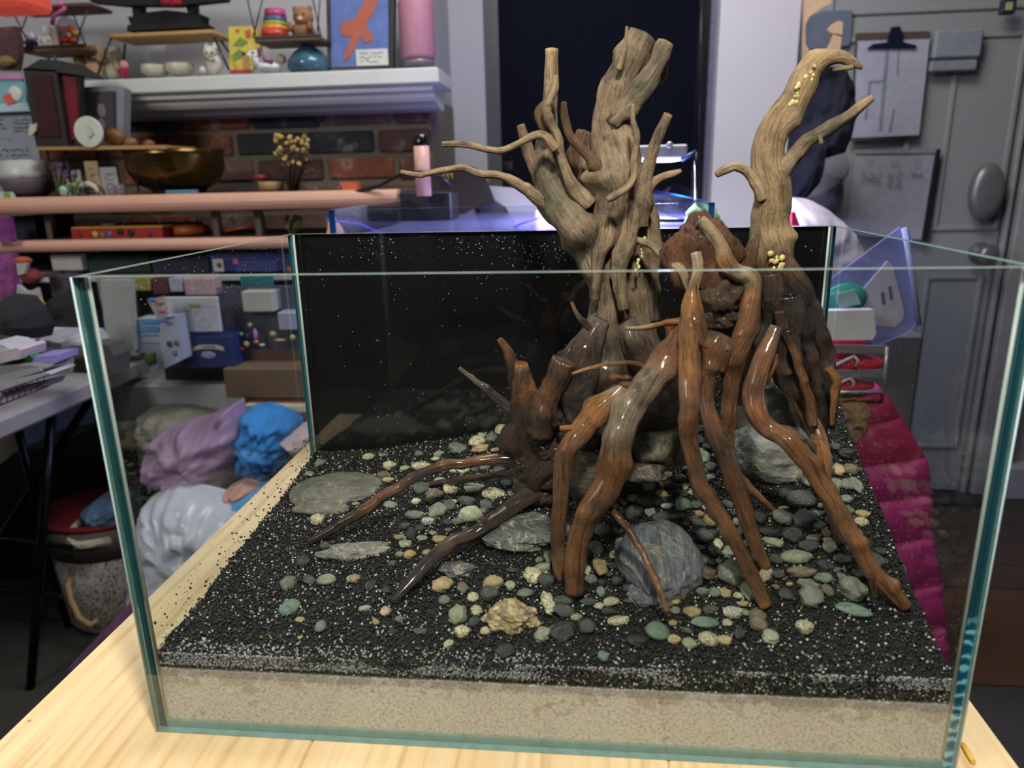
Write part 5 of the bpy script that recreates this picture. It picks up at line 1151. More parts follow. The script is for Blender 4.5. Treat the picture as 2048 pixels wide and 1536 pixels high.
sc_ = MB().tube([P(176, 254, 1.708), P(182, 258, 1.708), P(186, 268, 1.708), P(178, 276, 1.708)], 0.0012, 6); scp = sc_.build('imprint', mat((150, 152, 140), 0.6), dk)
tag(blob(P(230, 275, 1.78), (.026, .02, .022), 2, .15, 2, 3).build('wooden_carving', mat((120, 86, 52), 0.6)), 'round brown carving beside the cream plaque', 'carving')
tag(blob(P(262, 285, 1.78), (.016, .014, .012), 3, .15, 2, 3).build('wooden_carving', mat((128, 90, 56), 0.6)), 'smaller brown carving second from the plaque', 'carving')
tag(blob(P(298, 288, 1.78), (.014, .012, .010), 5, .15, 2, 3).build('wooden_carving', mat((112, 76, 48), 0.6)), 'smallest brown carving at the riser end', 'carving')
s_ = 1.78 / FPX; p = onz(362, zt1, 1.84)
bw_ = empty('singing_bowl', tuple(p), 'large hammered brass singing bowl on the pink edged shelf', 'bowl')
MB().lathe((p[0], p[1], p[2] + .008), [(52 * s_, 0), (80 * s_, .018), (95 * s_, .05), (96 * s_, .085), (98 * s_, .098), (93 * s_, .098), (91 * s_, .05), (50 * s_, .01), (0, .006)], 48).build('bowl', mat((92, 72, 38), 0.24, 0.9, 0.4, 40, 0.002), bw_)
MB().lathe(p, [(46 * s_, 0), (56 * s_, .004), (50 * s_, .010)], 24).build('cushion', mat((24, 22, 24), 0.9), bw_)
for i, (x0, y0, x1, y1, c, lb) in enumerate(((132, 340, 164, 392, (178, 176, 186), 'small lilac white card standing behind the green sprig'), (172, 322, 200, 392, (176, 154, 118), 'kraft paper card with a brown tree print'), (202, 334, 236, 392, (170, 168, 176), 'grey patterned card beside the kraft card'))):
    cdp = B('card', lb, 'card', x0, y0, x1, y1, 1.76, 0.004, c, 'small cards under the riser shelf')
    scrib(cdp, x0 + 5, y0 + 10, x1 - 4, y1 - 12, 1.757, 4, (90, 80, 74), 0.0006, i)
def sprig(label, cx, y0, y1, d, stemc, flc, n, spread, name='dried_sprig', seed=1, cat='flowers'):
    r_ = random.Random(seed); e = empty(name, tuple(P(cx, y1, d)), label, cat); m = MB(); m2 = MB()
    for i in range(n):
        x = cx + r_.uniform(-spread, spread); y = y0 + r_.random() * (y1 - y0) * .5; dd = d + r_.uniform(-.02, .02)
        m.tube([P(cx, y1, d), P((cx + x) / 2, (y + y1) / 2, dd), P(x, y, dd)], .0009, 4)
        bl = blob(P(x, y, dd), (.006, .005, .006), i, .5, 2, 1); m2.add(bl.v, bl.f, 0, False)
    a = m.build('stems', mat(stemc, 0.8), e); a['kind'] = 'stuff'; b2 = m2.build('flowers', mat(flc, 0.8), e); b2['kind'] = 'stuff'; return e
sprig('purple flowered sprig beside the round speaker', 118, 322, 388, 1.75, (110, 124, 80), (108, 62, 120), 14, 14, seed=2)
sprig('green succulent sprig behind the small shells', 146, 360, 392, 1.73, (120, 130, 84), (126, 136, 92), 14, 14, seed=3, cat='plant')
sprig('dried bouquet of yellow and cream flowers before the bricks', 582, 268, 392, 1.80, (60, 44, 30), (170, 146, 80), 40, 34, seed=4, name='dried_bouquet')
sprig('dark rust leaves under the dried yellow bouquet', 590, 300, 392, 1.82, (50, 32, 26), (74, 44, 34), 40, 36, seed=6, name='dried_bouquet')
tag(blob(P(128, 382, 1.72), (.011, .01, .014), 2, .3, 2, 3).build('crystal', mat((140, 184, 160), 0.3)), 'pale mint crystal at the shelf edge', 'crystal')
tag(blob(P(166, 378, 1.74), (.008, .008, .008), 2, .3, 2, 3).build('crystal', mat((30, 100, 90), 0.3)), 'small teal crystal beside the white shell', 'crystal')
m = MB().tube([P(176 + 20 * math.cos(a_), 388 - 20 * math.sin(a_), 1.74) for a_ in [math.pi * k / 8 for k in range(9)]], [.002, .005, .006, .007, .008, .007, .006, .005, .002], 8)
tag(m.build('shell_garland', mat((196, 186, 168), 0.5)), 'arched cream shell garland over a dark stone', 'shell')
tag(blob(P(186, 392, 1.74), (.020, .012, .010), 7, .2, 2, 3).build('dark_stone', mat((34, 26, 40), 0.4)), 'dark purple stone under the shell garland', 'stone')
for i, x in enumerate((228, 247)):
    s_ = 1.74 / FPX; p = onz(x, zt1, 1.76)
    tag(MB().lathe(p, [(8 * s_, 0), (9 * s_, .002), (9 * s_, .022), (7 * s_, .026)], 16).build('glass_votive', mat((150, 140, 150), 0.1, alpha=0.6)), ('small pinkish glass votive', 'small clear glass votive')[i] + ' left of the brass bowl', 'votive')
gn = empty('green_packet', tuple(onz(14, zt1, 1.71)), 'white and green packet at the far left of the shelf', 'packet')
quadprism([(-10, 404), (-8, 384), (20, 384), (32, 404)], 1.71, 0.01).build('packet', mat((190, 194, 190), 0.6), gn); quadprism([(8, 402), (7, 385), (18, 385), (22, 402)], 1.708, 0.002).build('green_stripe', mat((110, 160, 50), 0.6), gn)
tb_ = empty('tub_pot', tuple(onz(545, zt1, 1.8)), 'small wooden tub with dark contents and a red lid beside the bouquet', 'tub')
s_ = 1.8 / FPX; p = onz(545, zt1, 1.82); MB().lathe(p, [(22 * s_, 0), (25 * s_, .006), (25 * s_, .022), (22 * s_, .024)], 24).build('tub', mat((150, 118, 84), 0.6), tb_)
blob(P(520, 355, 1.83), (.018, .014, .008), 2, .1, 2, 3).build('red_lid', mat((130, 30, 40), 0.5), tb_)
og = quadprism([(678, 364), (714, 364), (714, 386), (686, 386), (684, 374)], 1.75, 0.03).build('clay_figure', mat((206, 100, 60), 0.6)); tag(og, 'small orange clay figure at the right of the shelf', 'figurine')
bl_ = B('blue_mosaic', 'flat blue and white patterned tile strip before the brass bowl', 'tile', 330, 380, 390, 393, 1.71, 0.02, (80, 120, 150), rough=0.4)
p = P(845, 335, 1.62)
lt = empty('pink_flask', tuple(P(846, 390, 1.62)), 'slim pink cylinder with a glossy black cap', 'flask')
s_ = 1.62 / FPX; MB().lathe((p[0], p[1], P(846, 392, 1.62)[2]), [(15 * s_, 0), (15 * s_, 100 * s_)], 24).build('body', mat((206, 160, 146), 0.4), lt)
MB().lathe((p[0], p[1], P(846, 292, 1.62)[2]), [(15 * s_, 0), (15.5 * s_, 2 * s_), (15 * s_, 20 * s_), (11 * s_, 22 * s_)], 24).build('cap', mat((16, 16, 18), 0.15), lt)
bbx = B('black_radio', 'black electronics box behind the second tank corner', 'radio', 800, 385, 902, 440, 1.66, 0.1, (22, 24, 26), rough=0.4)
rod(None, 'black_cable', [(700, 388, 1.7), (760, 372, 1.68), (800, 350, 1.64), (840, 345, 1.6), (880, 352, 1.6), (905, 372, 1.62)], 1.65, 4, (24, 24, 26), label='thick black cable arching over the black box', cat='cable')
# chair and clothes behind the second tank, left of the window
tag(quadprism([(860, 345), (880, 335), (940, 333), (965, 350), (985, 400), (960, 410), (900, 440), (870, 430)], 1.95, 0.05).build('dark_jacket', mat((34, 26, 24), 0.9)), 'dark brown jacket draped behind the second tank', 'jacket')
for i, x in enumerate((886, 894, 902)): tag(rod(None, 'yellow_strap', [(x, 345), (x + 3, 360)], 1.94, 2.6, (120, 100, 30)), ('leftmost', 'middle', 'rightmost')[i] + ' of the three yellow straps on the dark jacket', 'strap', 'yellow straps on the jacket')
tag(quadprism([(918, 372), (935, 360), (975, 372), (1075, 380), (1090, 420), (1060, 460), (925, 460)], 2.0, 0.04).build('white_blanket', mat((156, 156, 158), 0.9, 0, 0.1, 8)), 'pale grey blanket folded behind the second tank', 'blanket')
tag(quadprism([(950, 395), (975, 392), (1010, 415), (1040, 465), (975, 465)], 1.98, 0.02).build('dark_strap', mat((58, 54, 60), 0.9)), 'dark grey fold lying over the pale blanket', 'cloth')

# middle shelf
rd = empty('board_game_box', tuple(onz(235, zt2, 1.73)), 'red board game box with a yellow top edge and cartoon prints', 'box')
pbox(142, 456, 325, 479, 1.74, 0.2, 0.002).build('box', mat((168, 40, 36), 0.5), rd)
sub(rd, 'top_edge', 142, 453, 325, 456.5, 1.739, 0.2, (206, 150, 50))
for x, y, w_, c in ((190, 466, 14, (210, 190, 90)), (205, 468, 10, (90, 140, 90)), (220, 466, 12, (110, 110, 180)), (240, 462, 16, (30, 26, 28)), (262, 464, 16, (30, 26, 28)), (160, 468, 8, (120, 40, 40)), (300, 466, 8, (70, 60, 110))):
    blob(P(x, y + 2, 1.739), (w_ / 2 * .0012, .0012, .008), int(x), .5, 2, 2).build('printed_shape', mat(c, 0.6), rd)
tag(blob(P(215, 447, 1.8), (.022, .01, .007), 2, .4, 3, 3).build('white_beads', mat((200, 200, 196), 0.4)), 'small heap of white beads on the red game box', 'beads')
rod(None, 'white_wire', [(243, 452), (262, 436), (290, 430), (312, 440), (322, 446)], 1.78, 1.2, (150, 150, 150), label='thin white wire loop over the red game box', cat='wire')
pk = MB().lathe(onz(372, zt2, 1.82), [(36 * .00125, 0), (40 * .00125, .008), (38 * .00125, .022), (20 * .00125, .028), (0, .028)], 24).build('orange_dish', mat((176, 84, 44), 0.5)); tag(pk, 'low orange dish right of the red game box', 'dish')
rod(None, 'orange_tube', [(450, 462), (505, 452)], 1.76, 3, (170, 76, 40), label='thin orange tube lying behind the shelf uprights', cat='tube')
sprig('small green yellow plant at the right end of the middle shelf', 585, 432, 480, 1.8, (110, 110, 60), (140, 140, 70), 18, 16, seed=8, cat='plant')
tag(quadprism([(-20, 432), (14, 436), (22, 480), (20, 484), (-20, 484)], 1.66, 0.02).build('floral_bag', mat((110, 50, 110), 0.8, 0, 0.6, 60)), 'purple floral bag hanging at the far left edge, upper half', 'bag')
tag(quadprism([(-20, 508), (26, 508), (28, 600), (26, 610), (-20, 590)], 1.64, 0.02).build('floral_bag', mat((132, 62, 120), 0.8, 0, 0.7, 50)), 'purple and navy floral bag at the far left, lower half', 'bag')
tag(B('navy_box', 'very dark navy box on the middle shelf at left', 'box', 24, 432, 72, 482, 1.76, 0.15, (20, 20, 36)), None)
# lower shelf row
sl = B('white_card_box', 'small white box at the left of the lower shelf', 'box', 102, 508, 163, 541, 1.74, 0.08, (186, 186, 180)); 
sl = B('dark_green_box', 'long dark green box beside the small white box', 'box', 166, 508, 300, 546, 1.76, 0.2, (24, 50, 42), var=0.4)
sl = B('dark_purple_box', 'long dark purple box between the green and blue boxes', 'box', 303, 510, 418, 546, 1.76, 0.2, (44, 38, 62), var=0.3)
lb = empty('toy_brick_box', tuple(P(510, 545, 1.74)), 'deep blue toy box with a red square logo, behind the tank edge', 'box')
pbox(420, 502, 592, 543, 1.735, 0.2, 0.002).build('box', mat((34, 48, 112), 0.5, 0, 0.2), lb)
sub(lb, 'red_logo', 574, 531, 588, 545, 1.733, 0.001, (206, 40, 40)); text(lb, 'LEGO', 581, 538, 1.731, 4, (240, 230, 200))
sub(lb, 'white_emblem', 426, 518, 447, 543, 1.733, 0.001, (206, 206, 200), bev=.0004); blob(P(438, 530, 1.731), (.006, .001, .007), 2, .5, 2, 2).build('emblem_print', mat((140, 40, 70), 0.6), lb)
sub(lb, 'text_panel', 470, 521, 555, 543, 1.733, 0.001, (66, 74, 140)); scrib(lb, 474, 523, 552, 541, 1.7315, 3, (120, 126, 180), 0.0006, 9)
sub(lb, 'small_print', 466, 518, 476, 528, 1.732, 0.001, (200, 120, 130))
# figures at the far left
dl = empty('felt_gnome', tuple(P(55, 600, 1.5)), 'felt toy with orange hat, white beard and dark red body', 'soft toy')
blob(P(45, 522, 1.52), (.02, .015, .010), 2, .2, 2, 3).build('hat', mat((156, 78, 46), 0.9), dl)
quadprism([(32, 527), (54, 527), (48, 548), (36, 550)], 1.505, .01).build('beard', mat((168, 166, 162), 0.9), dl)
blob(P(62, 552, 1.53), (.024, .018, .018), 4, .15, 2, 3).build('body', mat((116, 44, 50), 0.9), dl)
quadprism([(32, 602), (34, 570), (48, 582), (62, 582), (72, 576), (78, 598)], 1.5, .012).build('apron', mat((166, 162, 166), 0.9), dl)
yl = cloth('yellow_cloth', 'yellow scalloped fabric hanging over black cloth at left', [(30, 602), (70, 600), (76, 612), (72, 632), (64, 632), (58, 622), (48, 620), (44, 632), (36, 630), (30, 618)], 1.45, .012, (190, 164, 40), 2, .003, 50)
cloth('black_cloth', 'black cloth heap behind the folding table at left', [(20, 640), (60, 612), (100, 590), (125, 608), (150, 640), (165, 690), (20, 690)], 1.48, .06, (16, 16, 19), 5, .008, 14)
tag(B('patterned_box', 'dark floral box edge beside the tank corner', 'box', 106, 552, 140, 660, 1.58, 0.05, (70, 58, 70), var=0.7, scale=80), None)

# ---------------------------------------------------------------- things seen through the left pane (d 1.35 - 1.6)
tag(pbox(228, 770, 640, 905, 1.62, 0.4, 0.006).build('white_cabinet', mat((188, 190, 194), 0.5)), 'low white cabinet against the fireplace, seen through the glass', 'cabinet')
pbk = pbox(330, 735, 640, 770, 1.66, 0.36, 0.002); tag(pbk.build('dark_ledge', mat((40, 36, 44), 0.6)), 'dark ledge on top of the low white cabinet', 'ledge')
wp = quadprism([(200, 560), (258, 560), (268, 700), (215, 712)], 1.5, .02).build('white_bottle_bag', mat((176, 178, 176), 0.6)); tag(wp, 'tall plain white packet standing on the folding table', 'packet')
nt = B('notebook_page', 'white printed sheet with a small green drawing', 'paper', 334, 594, 438, 664, 1.56, 0.01, (196, 196, 206)); scrib(nt, 342, 604, 430, 658, 1.556, 9, (140, 140, 152), 0.0005, 5, 'printed_lines')
blob(P(388, 610, 1.556), (.014, .0012, .006), 3, .3, 2, 2).build('green_drawing', mat((150, 156, 110), 0.6), nt)
bx = empty('blue_striped_carton', tuple(P(310, 738, 1.5)), 'white carton with sky blue stripes beside the folding table', 'carton')
quadprism([(272, 706), (270, 638), (318, 636), (328, 738), (316, 740), (312, 706)], 1.52, .05).build('carton', mat((186, 192, 202), 0.6), bx)
for y0, y1 in ((639, 649), (653, 664), (669, 672), (685, 687)): sub(bx, 'blue_stripe', 274, y0, 317, y1, 1.517, .001, (88, 150, 206))
bx2 = quadprism([(318, 636), (350, 632), (364, 720), (328, 738)], 1.515, .05).build('photo_carton', mat((178, 184, 206), 0.6)); tag(bx2, 'pale blue carton side with small dark photo prints', 'carton')
for x, y, c in ((338, 688, (60, 70, 90)), (352, 686, (120, 110, 90)), (348, 706, (100, 130, 180))): blob(P(x, y, 1.512), (.006, .0012, .008), x, .2, 2, 2).build('print', mat(c, 0.6), bx2)
lf = quadprism([(294, 600), (328, 592), (338, 630), (316, 640)], 1.5, .004).build('leaflet', mat((186, 176, 186), 0.6)); tag(lf, 'tilted leaflet with blue and red print above the striped carton', 'leaflet')
for x, y, c in ((303, 600, (90, 130, 180)), (318, 606, (190, 120, 130)), (322, 622, (190, 120, 130)), (324, 642, (90, 130, 190))): blob(P(x, y, 1.498), (.010, .001, .005), x, .2, 2, 2).build('print', mat(c, 0.6), lf)
nv = empty('navy_tin_box', tuple(P(415, 735, 1.55)), 'navy box with a cream ribbon banner and pale oval', 'box')
pbox(358, 672, 466, 735, 1.56, 0.12, .002).build('box', mat((34, 50, 104), 0.5), nv)
quadprism([(384, 702), (388, 694), (400, 690), (434, 690), (446, 694), (448, 702), (440, 700), (432, 698), (400, 698), (392, 700)], 1.557, .001).build('banner', mat((196, 190, 166), 0.6), nv)
text(nv, 'COMMANDER', 416, 694, 1.553, 3.6, (50, 50, 70))
blob(P(417, 710, 1.558), (.018, .0015, .009), 2, .02, 2, 3).build('oval', mat((150, 146, 186), 0.6), nv)
cbx = empty('cardboard_box', tuple(P(535, 800, 1.5)), 'open brown cardboard box on the white cabinet', 'box')
quadprism([(446, 738), (478, 700), (640, 700), (640, 740)], 1.62, .004).build('back_flap', mat((92, 72, 58), 0.8), cbx)
pbox(449, 738, 640, 796, 1.54, 0.10, .002).build('box', mat((112, 90, 70), 0.8), cbx)
tag(pbox(486, 796, 640, 812, 1.55, 0.16, .002).build('hardback_book', mat((120, 50, 56), 0.6)), 'dark red book under the cardboard box', 'book', 'books under the cardboard box')
bkp = empty('hardback_book', tuple(P(550, 842, 1.5)), 'purple book with a cream page edge on the white cabinet', 'book', 'books under the cardboard box')
pbox(486, 812, 640, 824, 1.52, 0.16, .001).build('pages', mat((206, 196, 170), 0.8), bkp); pbox(486, 824, 640, 843, 1.515, 0.16, .002).build('cover', mat((116, 62, 116), 0.6), bkp)
for i, (x0, y0, x1, y1, c, l_) in enumerate(((484, 583, 545, 624, (190, 188, 182), 'white blank box at the back of the clear bag'), (556, 625, 602, 660, (168, 170, 196), 'pale lilac box at the right of the clear bag'))):
    B('small_box', l_, 'box', x0, y0, x1, y1, 1.6, .05, c, bev=.002)
tag(B('teal_strip', 'teal band over the white shelf edge behind the tank rim', 'band', 480, 552, 545, 572, 1.66, .01, (30, 112, 118)), None)
for i, (x0, x1, c, l_) in enumerate(((268, 300, (150, 140, 70), 'small yellow and blue packet in the row behind the tank rim'), (304, 335, (92, 44, 56), 'small maroon packet in the row behind the tank rim'), (338, 364, (168, 170, 190), 'small pale blue packet in the row behind the tank rim'), (368, 428, (190, 160, 166), 'pinkish white card in the row behind the tank rim'), (205, 262, (150, 138, 146), 'mottled mauve box in the row behind the tank rim'))):
    o = B('packet', l_, 'packet', x0, 556, x1, 712 if i == 4 else 582 + (i * 7) % 12, 1.62, .04, c, 'packets behind the tank rim', var=0.25, scale=90)
tc_ = empty('toy_bits_bag', tuple(P(540, 700, 1.55)), 'clear plastic bag of small toy pieces above the cardboard box', 'bag')
MB().box(P(440, 700, 1.63), P(600, 570, 1.66)).build('plastic', mat((110, 112, 130), 0.3, alpha=.45), tc_)
for i, (x, y, w_, h_, c) in enumerate(((500, 650, 10, 10, (190, 150, 90)), (511, 670, 9, 28, (196, 120, 196)), (513, 684, 12, 8, (210, 140, 90)), (493, 688, 14, 14, (190, 170, 110)), (483, 668, 8, 8, (120, 160, 100)), (495, 672, 9, 14, (40, 50, 110)), (484, 698, 12, 8, (180, 40, 70)), (524, 690, 14, 6, (190, 200, 200)), (545, 668, 14, 12, (190, 170, 150)), (560, 680, 26, 6, (200, 170, 120)), (585, 675, 12, 12, (200, 180, 120)))):
    blob(P(x, y, 1.6), (w_ / 2 * .0011, .005, h_ / 2 * .0011), i, .3, 2, 2).build('toy_piece', mat(c, 0.5), tc_)

# folding table (runs away from the camera along the wall), z = 0 as the pine table
ft = empty('folding_table', (-1.1, 0.95, FZ), 'long pale grey folding table on black legs at the left', 'table')
MB().box((-1.56, 0.30, -0.040), (-0.758, 1.235, 0.0), 0, .006).build('tabletop', mat((150, 148, 152), 0.55), ft)
for (a, b_) in (((-0.80, 0.93, -0.04), (-0.94, 0.86, FZ)), ((-1.0, 1.05, -0.04), (-1.02, 1.1, FZ)), ((-0.86, 1.20, -0.04), (-1.30, 0.95, FZ)), ((-1.45, 0.9, -0.04), (-1.50, 0.86, FZ))):
    MB().tube([a, b_], 0.010, 10).build('leg', mat((28, 26, 32), 0.25, 0.6), ft)
MB().tube([(-1.5, 0.80, -0.22), (-0.86, 0.98, -0.40)], 0.007, 8).build('brace', mat((28, 26, 32), 0.3, 0.6), ft)
MB().tube([(-1.5, 0.78, -0.34), (-0.9, 0.96, -0.52)], 0.006, 8).build('brace', mat((28, 26, 32), 0.3, 0.6), ft)
def tz(px_, py_, z=0.0): return tabpt(px_, py_, z)
cloth('white_garment', 'folded white garment lying on the folding table', [(24, 690), (60, 668), (160, 670), (176, 690), (168, 708), (90, 712), (40, 706)], 1.32, .06, (176, 172, 182), 3, .008, 20)
cloth('knitted_cap', 'rounded black cap at the left end of the folding table', [(-30, 600), (10, 604), (34, 632), (50, 664), (44, 688), (10, 688), (-30, 680)], 1.22, .07, (28, 28, 31), 6, .005, 12)
bs = empty('wire_basket', tuple(tz(30, 810)), 'dark wire basket heaped with papers on the folding table', 'basket')
for i in range(9): 
    x = -8 + i * 12; rod(bs, 'wire', [(x, 786 - i * 4.2, 1.08), (x - 2, 816 - i * 5, 1.08)], 1.08, 1.1, (30, 28, 46))
for k in range(3): rod(bs, 'wire', [(-20, 790 + k * 14, 1.08), (98, 750 + k * 11, 1.08)], 1.08, 1.5, (28, 26, 44))
for i, (q, c) in enumerate((([(-20, 770), (-20, 786), (88, 756), (104, 748), (90, 745)], (168, 166, 176)), ([(-20, 756), (-20, 772), (84, 742), (78, 736), (40, 742)], (150, 148, 156)), ([(-20, 735), (-20, 756), (60, 742), (92, 736), (60, 730)], (122, 124, 122)), ([(-20, 706), (-20, 728), (40, 718), (42, 700), (34, 696)], (190, 180, 186)), ([(-20, 686), (-20, 706), (22, 700), (6, 690)], (176, 176, 182)), ([(-20, 790), (-20, 808), (78, 780), (84, 768)], (150, 136, 150)))):
    tag(quadprism(q, 1.09 + .004 * i, .06).build('paper_stack', mat(c, 0.8)), ('top white sheet poking out of the wire basket', 'grey sheet under the top white sheet in the basket', 'olive grey folder lying on the basket papers', 'white booklet with a pink floral edge, upper left', 'pale sheet topmost at the far left', 'crumpled papers inside the basket wires')[i], 'paper', 'papers in the wire basket')
tag(quadprism([(42, 712), (60, 710), (64, 728), (50, 730)], 1.12, .02).build('green_disc', mat((70, 150, 60), 0.5)), 'bright green lid between the booklet and the purple tray', 'lid')
tag(quadprism([(62, 714), (116, 710), (118, 722), (108, 728), (64, 728)], 1.12, .05).build('lilac_tray', mat((140, 136, 196), 0.4)), 'lilac plastic tray on the folding table', 'tray')
tag(quadprism([(146, 745), (150, 708), (170, 690), (215, 690), (228, 712), (226, 750)], 1.2, .05).build('grey_pouch', mat((92, 84, 84), 0.9)), 'grey brown pouch standing on the folding table', 'pouch')
tag(MB().lathe(onz(247, 0.001, 1.62), [(.010, 0), (.011, .002), (.011, .018), (.008, .022), (.008, .026)], 16).build('green_jar', mat((80, 110, 50), 0.5)), 'tiny green jar at the far end of the folding table', 'jar')

# floor things at left
def floorp(px_, py_): return tabpt(px_, py_, FZ)
tag(quadprism([(-40, 1400), (-40, 960), (30, 905), (122, 888), (168, 1010), (210, 1180), (120, 1200)], 1.75, .2).build('black_bin', mat((14, 14, 15), 0.7)), 'large black fabric bin under the folding table', 'bin')
tag(quadprism([(30, 905), (32, 800), (210, 800), (300, 812), (300, 870), (125, 892)], 1.95, .02).build('blue_board', mat((112, 136, 184), 0.6)), 'pale blue board leaning behind the folding table legs', 'board')
hb = empty('fabric_basket', tuple(floorp(150, 1292)), 'grey fabric basket with white floral print and rope handle', 'basket')
p = floorp(162, 1285); 
BSK = NT('floral_weave'); b = BSK.n('ShaderNodeBsdfPrincipled'); geo = BSK.n('ShaderNodeNewGeometry'); vo = BSK.n('ShaderNodeTexVoronoi', feature='DISTANCE_TO_EDGE'); vo.inputs['Scale'].default_value = 75
nz = BSK.noise(geo.outputs['Position'], 40, 2, .5); mx = BSK.mul(geo.outputs['Position'], nz.outputs[1], 'ADD', 0.06); BSK.l(mx, vo.inputs['Vector'])
rr = BSK.ramp(vo.outputs['Distance'], [(0.10, lin((188, 184, 176))), (0.22, lin((104, 102, 100)))]); BSK.l(rr.outputs[0], b.inputs['Base Color']); b.inputs['Roughness'].default_value = .9; BSK.l(b.outputs[0], BSK.out.inputs[0])
c0 = np.array([p[0] + .03, p[1] + .13, FZ])
MB().lathe(c0, [(.105, 0), (.125, .02), (.138, .22)], 24, 0, 1, .9).build('basket_lower', BSK.m, hb)
MB().lathe(c0 + np.array([0, 0, .2205]), [(.138, 0), (.150, .085)], 24, 0, 1, .9).build('basket_upper', mat((96, 94, 92), 0.9), hb)
MB().lathe(c0 + np.array([0, 0, .306]), [(.150, 0), (.152, .012), (.136, .014), (.13, -.06)], 24, 0, 1, .9).build('red_rim', mat((120, 24, 40), 0.8), hb)
rod(hb, 'rope_handle', [(142, 1152, 1.49), (136, 1170, 1.47), (142, 1200, 1.46), (158, 1235, 1.45), (180, 1250, 1.45), (196, 1240, 1.46)], 1.46, 7, (196, 160, 116), 0.9)
cloth('blue_jeans', 'folded blue jeans on top of the fabric basket', [(132, 1040), (160, 1020), (200, 1010), (245, 1008), (250, 1070), (200, 1078), (150, 1072)], 1.5, .10, (96, 128, 160), 5, .008, 16)
cloth('rolled_towel', 'cream rolled towel with black trim in the fabric basket', [(104, 1078), (116, 1066), (150, 1082), (210, 1084), (212, 1106), (150, 1110), (120, 1104)], 1.47, .08, (198, 190, 172), 7, .006, 20)
wb = cloth('laundry_bag', 'white translucent plastic laundry bag, seen beside and through the glass', [(198, 1262), (206, 1160), (216, 1090), (240, 1040), (300, 1012), (380, 1030), (470, 1060), (560, 1090), (620, 1130), (620, 1300), (400, 1330), (250, 1290)], 1.25, .12, (196, 200, 216), 4, .016, 12, rough=.3, cat='bag')
cloth('grey_hamper', 'grey marbled hamper behind the purple fleece', [(240, 850), (262, 836), (330, 836), (400, 850), (460, 870), (450, 960), (330, 990), (262, 990)], 1.50, .10, (130, 126, 116), 8, .02, 14, var=.5, cat='hamper')
cloth('purple_fleece', 'crumpled mauve fleece on the laundry heap', [(258, 948), (268, 905), (284, 888), (330, 870), (372, 860), (410, 842), (442, 826), (448, 860), (462, 885), (450, 940), (430, 990), (405, 1020), (392, 1032), (360, 1022), (340, 1030), (310, 1016), (268, 1006)], 1.385, .10, (176, 144, 178), 9, .024, 9)
cloth('blue_garment', 'bright blue tie dyed garment beside the mauve fleece', [(452, 850), (470, 838), (500, 834), (540, 848), (568, 868), (574, 920), (560, 950), (520, 985), (480, 985), (452, 970), (450, 900)], 1.40, .10, (56, 132, 204), 11, .02, 18, var=.35, scale=22)
cloth('blue_garment', 'lighter blue cloth spilling below the mauve fleece', [(376, 1046), (420, 1022), (470, 1000), (540, 985), (560, 1010), (500, 1050), (420, 1060)], 1.33, .07, (90, 150, 206), 12, .01, 20)
cloth('red_patterned_cloth', 'white and red patterned cloth between the blue garments', [(420, 1020), (440, 990), (470, 976), (500, 990), (470, 1010), (440, 1022)], 1.345, .05, (206, 150, 140), 13, .01, 20, var=.35)
cloth('red_patterned_cloth', 'white and red patterned cloth at the back corner of the tank', [(530, 880), (575, 872), (640, 858), (640, 960), (580, 930), (565, 900)], 1.42, .08, (206, 180, 184), 14, .01, 20, var=.35)
tag(cloth('plum_blanket', 'plum blanket with a white leaf pattern under the pine table', [(92, 1400), (112, 1356), (160, 1306), (205, 1258), (222, 1240), (260, 1280), (200, 1400)], 0.95, .06, (70, 40, 66), 4, .006, 20), None)
# ---------------------------------------------------------------- second tank, lamp and stand (behind, d 1.15 - 2.35)
t2 = empty('second_glass_tank', (0.23, 1.3, 0.0), 'second long rimless tank glowing blue behind the first one', 'aquarium')
G2 = glass('blue_lit_glass', (0.90, 0.93, 0.99), 1.6); E2 = mat((40, 110, 190), 0.15, 0, 0.1, spec=.8)
X0, X1, Y0, Y1, ZT = -0.071, 0.531, 0.704, 1.90, 0.3725
def pane2(a, b_, thin, nm):
    mb = MB().box(a, b_); mi = [1] * 6
    for k in {0: (0, 1), 1: (2, 3), 2: (4, 5)}[thin]: mi[k] = 0
    mb.mi = mi; return mb.build(nm, [G2, E2], t2)
pane2((X0, Y0, 0), (X1, Y0 + .008, ZT), 1, 'front_pane'); pane2((X0, Y0 + .0082, 0), (X0 + .008, Y1, ZT), 0, 'left_pane'); pane2((X1 - .008, Y0 + .0082, 0), (X1, Y1, ZT), 0, 'right_pane'); pane2((X0, Y1, 0), (X1, Y1 + .008, ZT), 1, 'back_pane')
MB().box((X0 + .009, Y0 + .009, .002), (X1 - .009, Y1 - .002, 0.10)).build('sand_bed', mat((140, 130, 120), 0.9), t2)
MB().box((X0 + .009, Y0 + .01, 0.325), (X1 - .009, Y1 - .002, 0.3255)).build('water_surface', mat((150, 150, 214), 0.15, alpha=.35), t2)  # lilac in the water colour imitates the scattered glow of the lamp
tag(MB().box((X0 - .04, Y0 - .02, FZ), (X1 + .04, Y1 + .04, -0.001), 0, .004).build('tank_stand', mat((40, 38, 40), 0.7)), 'dark stand under the second tank', 'stand')
tag(blob(P(1405, 435, 1.3), (.026, .02, .026), 4, .4, 2, 3).build('floating_plant', mat((150, 220, 130), 0.5)), 'pale green leafy plant in the corner of the second tank', 'plant')
tag(blob((P(1095, 455, 1.6)[0], P(1095, 455, 1.6)[1], .22), (.05, .05, .13), 4, .4, 2, 3).build('tank_ornament', mat((200, 170, 200), 0.6)), 'pinkish white ornament lit inside the second tank', 'ornament')
